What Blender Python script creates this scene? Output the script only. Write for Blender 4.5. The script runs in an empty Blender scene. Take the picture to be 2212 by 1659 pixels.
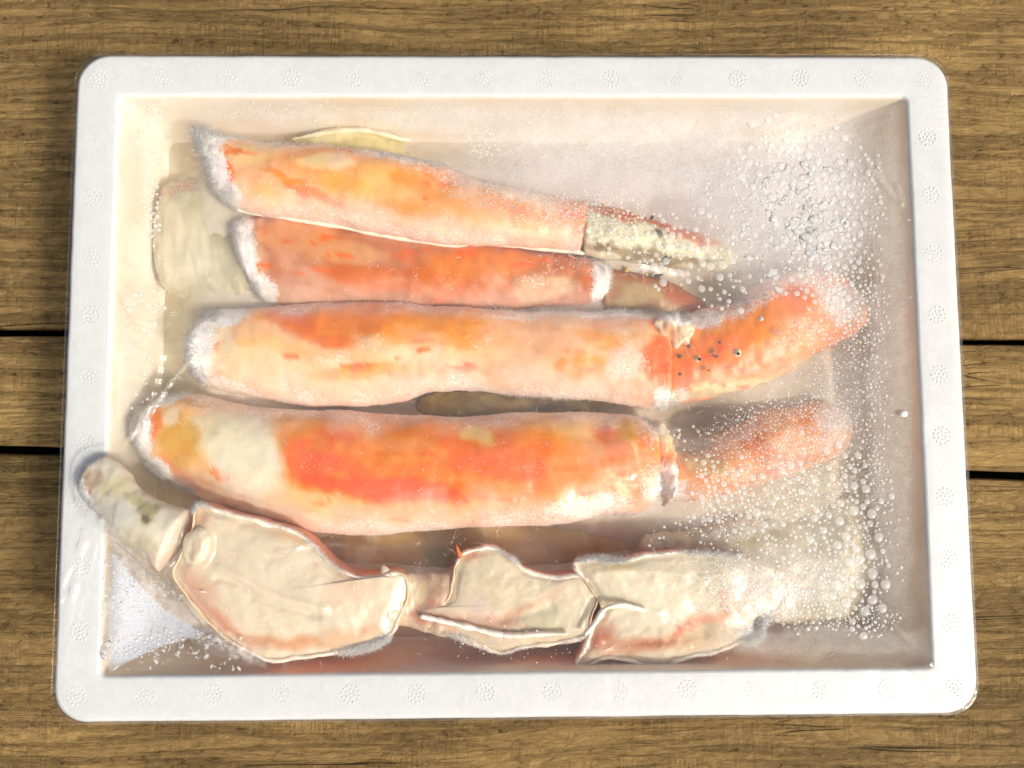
import bpy, math, random
import numpy as np
from mathutils import Vector, Euler

random.seed(7)
RNG = np.random.default_rng(11)
SC = bpy.context.scene
COL = SC.collection

# ------------------------------------------------------------------ camera
Z_RIM = 0.075                      # top of the foam rim above the table
CAM = np.array([-0.00827, -0.03227, Z_RIM + 0.37672])
ROT = (0.0754305, -0.0141923, -0.0053181)
HFOV = math.radians(67.0)
cam_d = bpy.data.cameras.new('camera')
cam_d.sensor_fit = 'HORIZONTAL'
cam_d.angle = HFOV
cam_d.clip_start = 0.01
cam_d.clip_end = 50
cam = bpy.data.objects.new('camera', cam_d)
cam.location = CAM
cam.rotation_euler = ROT
COL.objects.link(cam)
SC.camera = cam

# ------------------------------------------------------------------ light
SUN_VEC = Vector((1.04, -0.68, 1.25)).normalized()
w = bpy.data.worlds.new('World')
SC.world = w
w.use_nodes = True
nt = w.node_tree
sky = nt.nodes.new('ShaderNodeTexSky')
sky.sky_type = 'NISHITA'
sky.sun_disc = False
sky.sun_elevation = math.asin(SUN_VEC.z)
sky.sun_rotation = math.atan2(SUN_VEC.x, SUN_VEC.y)
bg = nt.nodes['Background']
wb_mix = nt.nodes.new('ShaderNodeMix'); wb_mix.data_type = 'RGBA'; wb_mix.blend_type = 'MULTIPLY'
wb_mix.inputs[0].default_value = 1.0
wb_mix.inputs[7].default_value = (0.98, 1.025, 0.97, 1)          # neutral haze instead of the model's pinkish one
nt.links.new(sky.outputs[0], wb_mix.inputs[6])
nt.links.new(wb_mix.outputs[2], bg.inputs[0])
sky.dust_density = 7.0
sky.air_density = 0.6
sky.ozone_density = 0.4
bg.inputs[1].default_value = 0.15
sun_d = bpy.data.lights.new('sun', 'SUN')
sun_d.energy = 2.2
sun_d.angle = math.radians(7.0)
sun_d.color = (1.0, 0.965, 0.88)
sun = bpy.data.objects.new('sun', sun_d)
sun.rotation_euler = (-SUN_VEC).to_track_quat('-Z', 'Y').to_euler()
sun.location = SUN_VEC * 3
COL.objects.link(sun)

SC.render.engine = 'CYCLES'
SC.view_settings.view_transform = 'Standard'
SC.view_settings.look = 'None'
SC.view_settings.gamma = 1.0
SC.view_settings.exposure = 0.05
SC.cycles.max_bounces = 9
SC.cycles.diffuse_bounces = 6
SC.cycles.transparent_max_bounces = 20
SC.cycles.caustics_reflective = False
SC.cycles.caustics_refractive = False
SC.cycles.use_denoising = True

# ------------------------------------------------------------------ pixel <-> place
_R = np.array(Euler(ROT, 'XYZ').to_matrix())
_F = 1106.0 / math.tan(HFOV / 2)


def P(u, v, z):
    """point of the place at height z, projected through the camera from image pixel coordinates (2212 x 1659)"""
    u = np.asarray(u, float); v = np.asarray(v, float); z = np.asarray(z, float)
    u, v, z = np.broadcast_arrays(u, v, z)
    d = np.stack([(u - 1106) / _F, -(v - 829.5) / _F, -np.ones_like(u)], -1) @ _R.T
    t = (z - CAM[2]) / d[..., 2]
    return CAM + d * t[..., None]


def UV(xyz):
    q = (np.asarray(xyz) - CAM) @ _R
    return 1106 + _F * q[..., 0] / -q[..., 2], 829.5 - _F * q[..., 1] / -q[..., 2]


MM = 0.001
PX = 0.000234            # one image pixel at rim height, metres


def lin(r, g, b):
    def f(c):
        c /= 255.0
        return c / 12.92 if c <= 0.04045 else ((c + 0.055) / 1.055) ** 2.4
    return np.array([f(r), f(g), f(b)])


# ------------------------------------------------------------------ noise (vectorised)
def _hash(ix, iy, iz, seed):
    h = (ix.astype(np.int64) * 374761393 + iy.astype(np.int64) * 668265263 + iz.astype(np.int64) * 2147483647 + seed * 974711) & 0xffffffff
    h = ((h ^ (h >> 13)) * 1274126177) & 0xffffffff
    h = ((h ^ (h >> 16)) * 2246822519) & 0xffffffff
    return ((h ^ (h >> 15)) & 0xffffff) / float(0xffffff) * 2 - 1


def vnoise(p, seed=0):
    p = np.asarray(p, float)
    i = np.floor(p).astype(np.int64)
    f = p - i
    f = f * f * f * (f * (f * 6 - 15) + 10)
    x, y, z = i[..., 0], i[..., 1], i[..., 2]
    fx, fy, fz = f[..., 0], f[..., 1], f[..., 2]
    def H(a, b, c): return _hash(x + a, y + b, z + c, seed)
    def L(a, b, t): return a + (b - a) * t
    return L(L(L(H(0,0,0), H(1,0,0), fx), L(H(0,1,0), H(1,1,0), fx), fy),
             L(L(H(0,0,1), H(1,0,1), fx), L(H(0,1,1), H(1,1,1), fx), fy), fz)


def fbm(p, scale, octaves=4, seed=0, gain=0.5):
    p = np.asarray(p, float) * scale
    s = np.zeros(p.shape[:-1]); a = 1.0; t = 0
    for o in range(octaves):
        s += a * vnoise(p + 17.3 * o, seed + o); t += a
        a *= gain; p = p * 2.03
    return s / t


def smooth(a, b, x):
    t = np.clip((x - a) / (b - a), 0, 1)
    return t * t * (3 - 2 * t)


# ------------------------------------------------------------------ object helpers
def tag(o, label, cat, group=None, kind=None):
    if label: o['label'] = label
    if cat: o['category'] = cat
    if group: o['group'] = group
    if kind: o['kind'] = kind
    return o


def empty(name, loc=(0, 0, 0)):
    o = bpy.data.objects.new(name, None)
    o.location = loc
    o.empty_display_size = 0.02
    COL.objects.link(o)
    return o


def mesh_obj(name, verts, faces, mat, parent=None, smooth_shade=True, col=None, kind=None, colname='pigment'):
    me = bpy.data.meshes.new(name)
    verts = np.asarray(verts, np.float32)
    if isinstance(faces, np.ndarray):
        n, k = faces.shape
        me.vertices.add(len(verts)); me.vertices.foreach_set('co', verts.ravel())
        me.loops.add(n * k); me.loops.foreach_set('vertex_index', faces.astype(np.int32).ravel())
        me.polygons.add(n); me.polygons.foreach_set('loop_start', np.arange(0, n * k, k, dtype=np.int32))
        me.update(calc_edges=True); me.validate()
    else:
        me.from_pydata([tuple(map(float, q)) for q in verts], [], faces); me.update()
    if smooth_shade:
        me.polygons.foreach_set('use_smooth', np.ones(len(me.polygons), bool))
    if col is not None:
        at = me.color_attributes.new(colname, 'FLOAT_COLOR', 'POINT')
        at.data.foreach_set('color', np.asarray(col, np.float32).ravel())
    me.materials.append(mat)
    o = bpy.data.objects.new(name, me)
    COL.objects.link(o)
    if parent is not None:
        o.parent = parent
        o.matrix_parent_inverse.identity()
        if parent.location.length > 0:
            o.location = -parent.location
    if kind: o['kind'] = kind
    return o


# ------------------------------------------------------------------ materials
def new_mat(name):
    m = bpy.data.materials.new(name); m.use_nodes = True
    return m, m.node_tree, m.node_tree.nodes['Principled BSDF']


def N(t, typ, **kw):
    n = t.nodes.new(typ)
    for k, v in kw.items():
        if k in n.inputs: n.inputs[k].default_value = v
        else: setattr(n, k, v)
    return n


def noise_node(t, vec, scale, detail=4, rough=0.55, dist=0.0):
    n = N(t, 'ShaderNodeTexNoise', Scale=scale, Detail=detail, Roughness=rough, Distortion=dist)
    t.links.new(vec, n.inputs['Vector'])
    return n.outputs['Fac']


def ramp(t, fac, stops):
    r = N(t, 'ShaderNodeValToRGB')
    while len(r.color_ramp.elements) < len(stops): r.color_ramp.elements.new(0.5)
    for e, (p, c) in zip(r.color_ramp.elements, stops):
        e.position = p; e.color = (*c, 1) if len(c) == 3 else c
    t.links.new(fac, r.inputs[0])
    return r.outputs[0]


def mapping(t, vec, scale):
    m = N(t, 'ShaderNodeMapping'); m.inputs['Scale'].default_value = scale
    t.links.new(vec, m.inputs['Vector']); return m.outputs[0]


def math_n(t, op, a, b, clamp=False):
    n = N(t, 'ShaderNodeMath', operation=op, use_clamp=clamp)
    for i, x in enumerate((a, b)):
        if isinstance(x, (int, float)): n.inputs[i].default_value = x
        else: t.links.new(x, n.inputs[i])
    return n.outputs[0]


def mix_c(t, fac, a, b, blend='MIX'):
    n = N(t, 'ShaderNodeMix', data_type='RGBA', blend_type=blend)
    for i, x in ((0, fac), (6, a), (7, b)):
        if isinstance(x, (int, float)): n.inputs[i].default_value = x
        elif isinstance(x, (tuple, list, np.ndarray)): n.inputs[i].default_value = (*x, 1)
        else: t.links.new(x, n.inputs[i])
    return n.outputs[2]


def bump(t, height, strength, dist, normal=None):
    b = N(t, 'ShaderNodeBump', Strength=strength, Distance=dist)
    t.links.new(height, b.inputs['Height'])
    if normal is not None: t.links.new(normal, b.inputs['Normal'])
    return b.outputs[0]


def wood_material(name, light, dark, offset):
    m, t, b = new_mat(name)
    tc = N(t, 'ShaderNodeTexCoord')
    mp = N(t, 'ShaderNodeMapping'); mp.inputs['Location'].default_value = offset
    t.links.new(tc.outputs['Object'], mp.inputs['Vector']); o = mp.outputs[0]
    # slow waviness of the grain
    wv = N(t, 'ShaderNodeTexNoise', Scale=7.0, Detail=2.0)
    t.links.new(mapping(t, o, (0.5, 1, 1)), wv.inputs['Vector'])
    wsub = N(t, 'ShaderNodeVectorMath', operation='SUBTRACT'); wsub.inputs[1].default_value = (.5, .5, .5)
    t.links.new(wv.outputs['Color'], wsub.inputs[0])
    wsc = N(t, 'ShaderNodeVectorMath', operation='MULTIPLY'); wsc.inputs[1].default_value = (0, .022, 0)
    t.links.new(wsub.outputs[0], wsc.inputs[0])
    wad = N(t, 'ShaderNodeVectorMath', operation='ADD')
    t.links.new(o, wad.inputs[0]); t.links.new(wsc.outputs[0], wad.inputs[1]); g = wad.outputs[0]
    grain = noise_node(t, mapping(t, g, (3.2, 62, 40)), 1.0, 5, 0.6)         # growth rings
    fine = noise_node(t, mapping(t, g, (120, 430, 300)), 1.0, 4, 0.7)     # fibres
    saw = noise_node(t, mapping(t, o, (480, 45, 100)), 1.0, 4, 0.7)       # cross saw marks
    patch = noise_node(t, mapping(t, g, (20, 48, 10)), 1.0, 3, 0.5)        # where the saw marks survive
    chips = noise_node(t, mapping(t, g, (125, 240, 200)), 1.0, 6, 0.78, .6)   # torn, chippy grain
    blot = noise_node(t, o, 9.0, 4, 0.5)
    patch_m = ramp(t, patch, [(0.46, (.08, .08, .08)), (0.56, (1, 1, 1))])
    # late-wood lines: narrow bands of the ring noise, rough and torn
    line = ramp(t, grain, [(0.40, (0, 0, 0)), (0.455, (1, 1, 1)), (0.475, (1, 1, 1)), (0.53, (0, 0, 0)), (0.60, (0, 0, 0)), (0.63, (.8, .8, .8)), (0.67, (0, 0, 0))])
    mid = 0.45 * np.array(light) + 0.55 * np.array(dark)
    c = mix_c(t, math_n(t, 'MULTIPLY', line, 0.45), tuple(light), tuple(mid))
    c = mix_c(t, 0.28, c, ramp(t, fine, [(0.3, (.66, .62, .56)), (0.62, (1.12, 1.11, 1.08))]), 'MULTIPLY')
    sawc = ramp(t, saw, [(0.36, (.62, .58, .52)), (0.52, (1, 1, 1)), (0.62, (1.12, 1.12, 1.12))])
    c = mix_c(t, math_n(t, 'MULTIPLY', patch_m, 0.55), c, sawc, 'MULTIPLY')
    chc = ramp(t, chips, [(0.36, (.30, .26, .20)), (0.455, (.95, .95, .95)), (0.62, (1.22, 1.21, 1.18))])
    c = mix_c(t, math_n(t, 'ADD', 0.5, math_n(t, 'MULTIPLY', line, 0.45), True), c, chc, 'MULTIPLY')
    crk = noise_node(t, mapping(t, g, (4, 70, 10)), 1.0, 2, 0.5)
    crm = ramp(t, crk, [(0.588, (0, 0, 0)), (0.596, (1, 1, 1)), (0.602, (1, 1, 1)), (0.61, (0, 0, 0))])
    crm = math_n(t, 'MULTIPLY', crm, ramp(t, noise_node(t, o, 6, 2), [(.5, (0, 0, 0)), (.58, (1, 1, 1))]))
    c = mix_c(t, math_n(t, 'MULTIPLY', crm, .8), c, (.05, .035, .018))
    c = mix_c(t, 0.85, c, ramp(t, blot, [(0.28, (.60, .57, .52)), (0.72, (1.2, 1.18, 1.12))]), 'MULTIPLY')
    t.links.new(c, b.inputs['Base Color'])
    b.inputs['Roughness'].default_value = 0.85
    b.inputs['Specular IOR Level'].default_value = 0.25
    h = math_n(t, 'MULTIPLY', line, -0.35)
    h = math_n(t, 'ADD', h, math_n(t, 'MULTIPLY', fine, 0.3))
    h = math_n(t, 'ADD', h, math_n(t, 'MULTIPLY', math_n(t, 'MULTIPLY', saw, patch_m), 0.6))
    h = math_n(t, 'ADD', h, math_n(t, 'MULTIPLY', math_n(t, 'MULTIPLY', chips, math_n(t, 'ADD', line, 0.7)), 1.2))
    h = math_n(t, 'ADD', h, math_n(t, 'MULTIPLY', crm, -1.2))
    t.links.new(bump(t, h, 1.0, 0.0042), b.inputs['Normal'])
    return m


def foam_material():
    m, t, b = new_mat('white_foam')
    tc = N(t, 'ShaderNodeTexCoord'); o = tc.outputs['Object']
    ds = N(t, 'ShaderNodeTexNoise', Scale=120.0, Detail=2.0); t.links.new(o, ds.inputs['Vector'])
    vd = mix_c(t, 0.0035, o, ds.outputs['Color'])
    vo = N(t, 'ShaderNodeTexVoronoi', feature='DISTANCE_TO_EDGE', Scale=270.0); t.links.new(vd, vo.inputs['Vector'])
    vf = N(t, 'ShaderNodeTexVoronoi', feature='F1', Scale=270.0); t.links.new(vd, vf.inputs['Vector'])
    edge = ramp(t, vo.outputs['Distance'], [(0.0, (0, 0, 0)), (0.10, (1, 1, 1))])
    tone = noise_node(t, o, 30, 3)
    c = mix_c(t, 0.5, (0.72, 0.73, 0.742), ramp(t, tone, [(0.3, (.69, .70, .712)), (.7, (.75, .76, .77))]))
    vg = N(t, 'ShaderNodeRGBToBW'); t.links.new(vf.outputs['Color'], vg.inputs[0])
    cell = mix_c(t, 0.10, c, vg.outputs[0], 'OVERLAY')
    c = mix_c(t, 0.25, cell, mix_c(t, edge, (.66, .67, .675), c))
    t.links.new(c, b.inputs['Base Color'])
    b.inputs['Roughness'].default_value = 0.5
    b.inputs['Specular IOR Level'].default_value = 0.35
    b.inputs['Subsurface Weight'].default_value = 0.35
    b.inputs['Subsurface Radius'].default_value = (1, 1, 1)
    b.inputs['Subsurface Scale'].default_value = 0.002
    h = math_n(t, 'ADD', math_n(t, 'MULTIPLY', edge, 0.5), math_n(t, 'MULTIPLY', vg.outputs[0], 0.6))
    t.links.new(bump(t, h, 0.17, 0.0005), b.inputs['Normal'])
    return m


def basin_material():
    m, t, b = new_mat('iced_foam')
    tc = N(t, 'ShaderNodeTexCoord'); o = tc.outputs['Object']
    n1 = noise_node(t, o, 26, 5, 0.6)
    n2 = noise_node(t, mapping(t, o, (1, 1, .3)), 240, 3, 0.6)
    c = ramp(t, n1, [(0.3, tuple(lin(232, 217, 192))), (0.5, tuple(lin(239, 228, 211))), (0.72, tuple(lin(243, 235, 225)))])
    c = mix_c(t, ramp(t, n2, [(.56, (0, 0, 0)), (.66, (.5, .5, .5))]), c, (.84, .81, .78))
    t.links.new(c, b.inputs['Base Color'])
    b.inputs['Roughness'].default_value = 0.45
    b.inputs['Subsurface Weight'].default_value = 0.3
    b.inputs['Subsurface Radius'].default_value = (1, .95, .9)
    b.inputs['Subsurface Scale'].default_value = 0.006
    t.links.new(bump(t, n2, 0.4, 0.0008), b.inputs['Normal'])
    return m


def crab_material(name, sss=0.35, rough=0.42, speck=0.8):
    m, t, b = new_mat(name)
    at = N(t, 'ShaderNodeAttribute', attribute_name='pigment')
    tc = N(t, 'ShaderNodeTexCoord'); o = tc.outputs['Object']
    mott = noise_node(t, o, 150, 5, 0.6)
    fine = noise_node(t, o, 700, 4, 0.65)
    c = mix_c(t, 0.55, at.outputs['Color'], ramp(t, mott, [(0.3, (.90, .84, .76)), (0.52, (1, 1, 1)), (0.72, (1.08, 1.12, 1.16))]), 'MULTIPLY')
    # frost film: white crust broken up by noise
    fz = math_n(t, 'ADD', at.outputs['Alpha'], math_n(t, 'MULTIPLY', math_n(t, 'SUBTRACT', fine, 0.5), 1.3))
    fm = ramp(t, fz, [(0.36, (0, 0, 0)), (0.80, (1, 1, 1))])
    fm2 = math_n(t, 'MULTIPLY', fm, 0.92)
    c = mix_c(t, fm2, c, (.93, .90, .88))
    # a few glinting ice specks
    sp = N(t, 'ShaderNodeTexVoronoi', feature='F1', Scale=420.0); t.links.new(o, sp.inputs['Vector'])
    spm = ramp(t, sp.outputs['Distance'], [(0.07, (1, 1, 1)), (0.13, (0, 0, 0))])
    spm = math_n(t, 'MULTIPLY', spm, ramp(t, noise_node(t, o, 90, 3), [(.5, (0, 0, 0)), (.62, (speck, speck, speck))]))
    c = mix_c(t, spm, c, (.9, .88, .85))
    t.links.new(c, b.inputs['Base Color'])
    rg = mix_c(t, fm2, (rough,) * 3, (.8,) * 3)
    t.links.new(rg, b.inputs['Roughness'])
    b.inputs['Subsurface Weight'].default_value = sss
    b.inputs['Subsurface Radius'].default_value = (1.0, 0.42, 0.2)
    b.inputs['Subsurface Scale'].default_value = 0.0028
    h = math_n(t, 'ADD', math_n(t, 'MULTIPLY', mott, 0.5), math_n(t, 'MULTIPLY', fine, math_n(t, 'ADD', math_n(t, 'MULTIPLY', fm, 0.7), 0.1)))
    t.links.new(bump(t, h, 0.3, 0.0010), b.inputs['Normal'])
    return m


def frost_material(name, col=(.96, .95, .94), trans=0.6, clear=0.0):
    m, t, b = new_mat(name)
    b.inputs['Base Color'].default_value = (*col, 1)
    b.inputs['Roughness'].default_value = 0.35
    tr = N(t, 'ShaderNodeBsdfTranslucent'); tr.inputs[0].default_value = (*col, 1)
    mx = N(t, 'ShaderNodeMixShader'); mx.inputs[0].default_value = trans
    t.links.new(b.outputs[0], mx.inputs[1]); t.links.new(tr.outputs[0], mx.inputs[2])
    tp = N(t, 'ShaderNodeBsdfTransparent')
    my_ = N(t, 'ShaderNodeMixShader'); my_.inputs[0].default_value = clear
    t.links.new(mx.outputs[0], my_.inputs[1]); t.links.new(tp.outputs[0], my_.inputs[2])
    t.links.new(my_.outputs[0], t.nodes['Material Output'].inputs[0])
    return m


def ice_material(name, opacity, col=(.95, .94, .93)):
    """half-clear ice: lets most light straight through, scatters the rest, glossy skin"""
    m, t, b = new_mat(name)
    b.inputs['Base Color'].default_value = (*col, 1)
    b.inputs['Roughness'].default_value = 0.3
    b.inputs['IOR'].default_value = 1.31
    tl = N(t, 'ShaderNodeBsdfTranslucent'); tl.inputs[0].default_value = (*col, 1)
    m0 = N(t, 'ShaderNodeMixShader'); m0.inputs[0].default_value = 0.4
    t.links.new(b.outputs[0], m0.inputs[1]); t.links.new(tl.outputs[0], m0.inputs[2])
    tr = N(t, 'ShaderNodeBsdfTransparent')
    m1 = N(t, 'ShaderNodeMixShader'); m1.inputs[0].default_value = opacity
    t.links.new(tr.outputs[0], m1.inputs[1]); t.links.new(m0.outputs[0], m1.inputs[2])
    gl = N(t, 'ShaderNodeBsdfGlossy', Roughness=0.08)
    m2 = N(t, 'ShaderNodeMixShader')
    t.links.new(schlick(t, 0.02), m2.inputs[0]); t.links.new(m1.outputs[0], m2.inputs[1]); t.links.new(gl.outputs[0], m2.inputs[2])
    t.links.new(m2.outputs[0], t.nodes['Material Output'].inputs[0])
    return m


def schlick(t, f0, normal=None):
    """thin-sheet reflectance, the same from both sides"""
    lw = N(t, 'ShaderNodeLayerWeight', Blend=0.5)
    if normal is not None: t.links.new(normal, lw.inputs['Normal'])
    p5 = math_n(t, 'POWER', lw.outputs['Facing'], 5.0)
    return math_n(t, 'ADD', f0, math_n(t, 'MULTIPLY', p5, 1 - f0), True)


def film_material():
    m, t, b = new_mat('clear_film')
    t.nodes.remove(b)
    at = N(t, 'ShaderNodeAttribute', attribute_name='fog')          # colour = tint of the rime and of painted light, alpha = how much
    tc = N(t, 'ShaderNodeTexCoord'); o = tc.outputs['Object']
    n = noise_node(t, o, 900, 2, 0.7)
    n2 = noise_node(t, o, 160, 2, 0.6)
    f = math_n(t, 'MULTIPLY', at.outputs['Alpha'], math_n(t, 'ADD', 0.25, math_n(t, 'ADD', math_n(t, 'MULTIPLY', n, 0.8), math_n(t, 'MULTIPLY', n2, 0.7))), True)
    tr = N(t, 'ShaderNodeBsdfTransparent'); tr.inputs[0].default_value = (.985, .98, .975, 1)
    gl = N(t, 'ShaderNodeBsdfGlossy', Roughness=0.07)
    wr = noise_node(t, o, 60, 3, 0.5)
    bn = bump(t, wr, 0.25, 0.002)
    t.links.new(bn, gl.inputs['Normal'])
    df = N(t, 'ShaderNodeBsdfDiffuse'); tl = N(t, 'ShaderNodeBsdfTranslucent')
    t.links.new(at.outputs['Color'], df.inputs[0]); t.links.new(at.outputs['Color'], tl.inputs[0])
    md = N(t, 'ShaderNodeMixShader'); md.inputs[0].default_value = 0.45
    t.links.new(df.outputs[0], md.inputs[1]); t.links.new(tl.outputs[0], md.inputs[2])
    m1 = N(t, 'ShaderNodeMixShader')
    t.links.new(f, m1.inputs[0]); t.links.new(tr.outputs[0], m1.inputs[1]); t.links.new(md.outputs[0], m1.inputs[2])
    m2 = N(t, 'ShaderNodeMixShader')
    t.links.new(schlick(t, 0.06), m2.inputs[0])
    t.links.new(m1.outputs[0], m2.inputs[1]); t.links.new(gl.outputs[0], m2.inputs[2])
    t.links.new(m2.outputs[0], t.nodes['Material Output'].inputs[0])
    return m


MAT_FOAM = foam_material()
MAT_BASIN = basin_material()
MAT_SHELL = crab_material('frozen_crab_shell', 0.35, 0.40)
MAT_FLESH = crab_material('frozen_crab_flesh', 0.55, 0.3, 0.5)
MAT_FROST = frost_material('frost_crystals')
MAT_DROP = ice_material('frozen_droplet', 0.34, (.98, .98, .97))
MAT_FINE = ice_material('fine_frozen_droplet', 0.42, (.98, .98, .97))
MAT_NEEDLE = frost_material('ice_needles', (.96, .95, .94), 0.3, 0.15)
MAT_FILM = film_material()

# ------------------------------------------------------------------ the table and the ground below it
gm, gt, gb = new_mat('dark_ground')
gtc = N(gt, 'ShaderNodeTexCoord')
gt.links.new(ramp(gt, noise_node(gt, gtc.outputs['Object'], 30, 5), [(.3, (.012, .010, .008)), (.7, (.03, .025, .02))]), gb.inputs['Base Color'])
gb.inputs['Roughness'].default_value = 0.95
g = mesh_obj('ground', [(-6, -6, -.07), (6, -6, -.07), (6, 6, -.07), (-6, 6, -.07)], [(0, 1, 2, 3)], gm)
g['kind'] = 'structure'

table = empty('table_top')
table['kind'] = 'structure'


def plank(p_top, p_bot, mat, seed):
    """p_top / p_bot: (y at x=-1, y at x=+1) of the upper and lower edges"""
    nx, ny = 260, 10
    xs = np.linspace(-0.62, 0.62, nx)
    prof = [(0.0, -0.026), (0.0, -0.004), (0.0006, -0.0012), (0.0016, -0.0002)]
    rows = [(-1, d, z) for d, z in prof]                       # lower edge inwards
    V = []
    yt = lambda x: p_top[0] + (p_top[1] - p_top[0]) * (x + 1) / 2
    yb = lambda x: p_bot[0] + (p_bot[1] - p_bot[0]) * (x + 1) / 2
    def wob(x, s): return 0.0007 * fbm(np.stack([x, x * 0, x * 0], -1), 25, 4, seed + s)
    for d, z in prof:
        V.append(np.stack([xs, yb(xs) + wob(xs, 1) + d, np.full(nx, z) + (0.0006 * fbm(np.stack([xs, xs * 0, xs * 0 + 3], -1), 40, 3, seed + 5) if z > -0.003 else 0)], -1))
    for k in range(1, ny):
        f = k / ny
        y = yb(xs) + (yt(xs) - yb(xs)) * f
        p = np.stack([xs, y, np.zeros(nx)], -1)
        V.append(np.stack([xs, y, 0.0005 * fbm(p, 14, 3, seed)], -1))
    for d, z in reversed(prof):
        V.append(np.stack([xs, yt(xs) + wob(xs, 2) - d, np.full(nx, z) + (0.0006 * fbm(np.stack([xs, xs * 0, xs * 0 + 9], -1), 40, 3, seed + 6) if z > -0.003 else 0)], -1))
    V = np.array(V); m_, n_ = V.shape[:2]
    idx = np.arange(m_ * n_).reshape(m_, n_)
    F = [idx[:-1, :-1].ravel(), idx[:-1, 1:].ravel(), idx[1:, 1:].ravel(), idx[1:, :-1].ravel()]
    F = np.stack(F, 1)
    under = np.stack([idx[-1, :-1], idx[-1, 1:], idx[0, 1:], idx[0, :-1]], 1)
    F = np.concatenate([F, under])
    return mesh_obj('plank', V.reshape(-1, 3), F, mat, table)


def edge_y(uL, vL, uR, vR):
    a, b_ = P(uL, vL, 0), P(uR, vR, 0)
    s = (b_[1] - a[1]) / (b_[0] - a[0])
    return (a[1] + s * (-1 - a[0]), a[1] + s * (1 - a[0]))


g1t, g1b = edge_y(60, 708, 2150, 730), edge_y(60, 725, 2150, 744)
g2t, g2b = edge_y(60, 964, 2150, 1020), edge_y(60, 982, 2150, 1036)
WL, WD = np.array(lin(178, 147, 96)), np.array(lin(116, 90, 52))
plank((g1t[0] + 0.26, g1t[1] + 0.26), g1t, wood_material('plank_wood_upper', WL, WD, (3.1, .7, 0)), 1)
plank(g1b, g2t, wood_material('plank_wood_middle', WL * 1.05, WD * 1.05, (8.4, 5.2, 0)), 2)
plank(g2b, (g2b[0] - 0.24, g2b[1] - 0.24), wood_material('plank_wood_lower', WL * 0.86, WD * 0.8, (1.7, 9.9, 0)), 3)  # darker wood tone stands in for shade over the lower strip

# ------------------------------------------------------------------ the foam box
BW, BH, RW = 0.44, 0.3262, 0.0222
box = empty('foam_box', (0, 0, 0.0005))
tag(box, 'shallow white foam box with rounded corners standing on the planks', 'foam box')


def loop(a, b_, r, z, per=10, side=40):
    pts = []
    for cx, cy, a0 in ((a - r, b_ - r, 0), (-(a - r), b_ - r, 90), (-(a - r), -(b_ - r), 180), (a - r, -(b_ - r), 270)):
        for k in range(per + 1):
            t = math.radians(a0 + 90 * k / per)
            pts.append((cx + r * math.cos(t), cy + r * math.sin(t)))
    out = []
    n = len(pts)
    for i in range(4):
        seg = pts[i * (per + 1):(i + 1) * (per + 1)]
        out += seg
        p0, p1 = seg[-1], pts[((i + 1) * (per + 1)) % n]
        for k in range(1, side):
            out.append((p0[0] + (p1[0] - p0[0]) * k / side, p0[1] + (p1[1] - p0[1]) * k / side))
    out = np.array(out)
    return np.concatenate([out, np.full((len(out), 1), z)], 1)


def loft(loops, close_first=False, close_last=False):
    n = len(loops[0]); V = np.concatenate(loops)
    F = []
    for k in range(len(loops) - 1):
        i = np.arange(n); j = (i + 1) % n
        F.append(np.stack([k * n + i, k * n + j, (k + 1) * n + j, (k + 1) * n + i], 1))
    F = [tuple(q) for q in np.concatenate(F).tolist()]
    if close_first: F.append(tuple(range(n - 1, -1, -1)))
    if close_last: F.append(tuple(range((len(loops) - 1) * n, len(loops) * n)))
    return V, F


a, b_ = BW / 2, BH / 2
ia, ib = a - RW, b_ - RW
Ls = [loop(a - .012, b_ - .012, .012, 0.0005), loop(a - .010, b_ - .010, .0125, 0.0025), loop(a - .0015, b_ - .0015, .0155, Z_RIM - .006),
      loop(a - .0004, b_ - .0004, .016, Z_RIM - .0025), loop(a - .0008, b_ - .0008, .0158, Z_RIM - .0009), loop(a - .0022, b_ - .0022, .0148, Z_RIM)]
for f in (.03, .25, .5, .75, .97):
    Ls.append(loop(a - .0022 - (RW - .0035) * f, b_ - .0022 - (RW - .0035) * f, .0148 * (1 - f) + .004 * f, Z_RIM + .0001))
Ls += [loop(ia + .0013, ib + .0013, .0035, Z_RIM), loop(ia + .0002, ib + .0002, .0028, Z_RIM - .0010)]
for L in Ls[2:]:
    L[:, 2] += 0.00025 * fbm(L, 60, 3, 5)
    L[:, 0] += 0.00030 * fbm(L, 90, 3, 6); L[:, 1] += 0.00030 * fbm(L, 90, 3, 7)
Z_FLOOR = Z_RIM - 0.047
nOut = len(Ls)
Lb = [loop(ia, ib, .0028, Z_RIM - .003), loop(ia - .001, ib - .001, .003, Z_RIM - .02), loop(ia - .003, ib - .003, .004, Z_FLOOR + .004), loop(ia - .006, ib - .006, .005, Z_FLOOR)]
for f in (.8, .6, .4, .2, .05):
    Lb.append(loop((ia - .006) * f, (ib - .006) * f, .005 * f, Z_FLOOR))
V, F = loft(Ls + Lb, close_first=True, close_last=True)
body = mesh_obj('body', V, F, MAT_FOAM, box)
body.data.materials.append(MAT_BASIN)
nl = len(Ls[0])
for k, poly_ in enumerate(body.data.polygons):
    poly_.material_index = 1 if (k >= (nOut - 1) * nl and k < (nOut + len(Lb) - 1) * nl) or k == len(body.data.polygons) - 1 else 0


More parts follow.
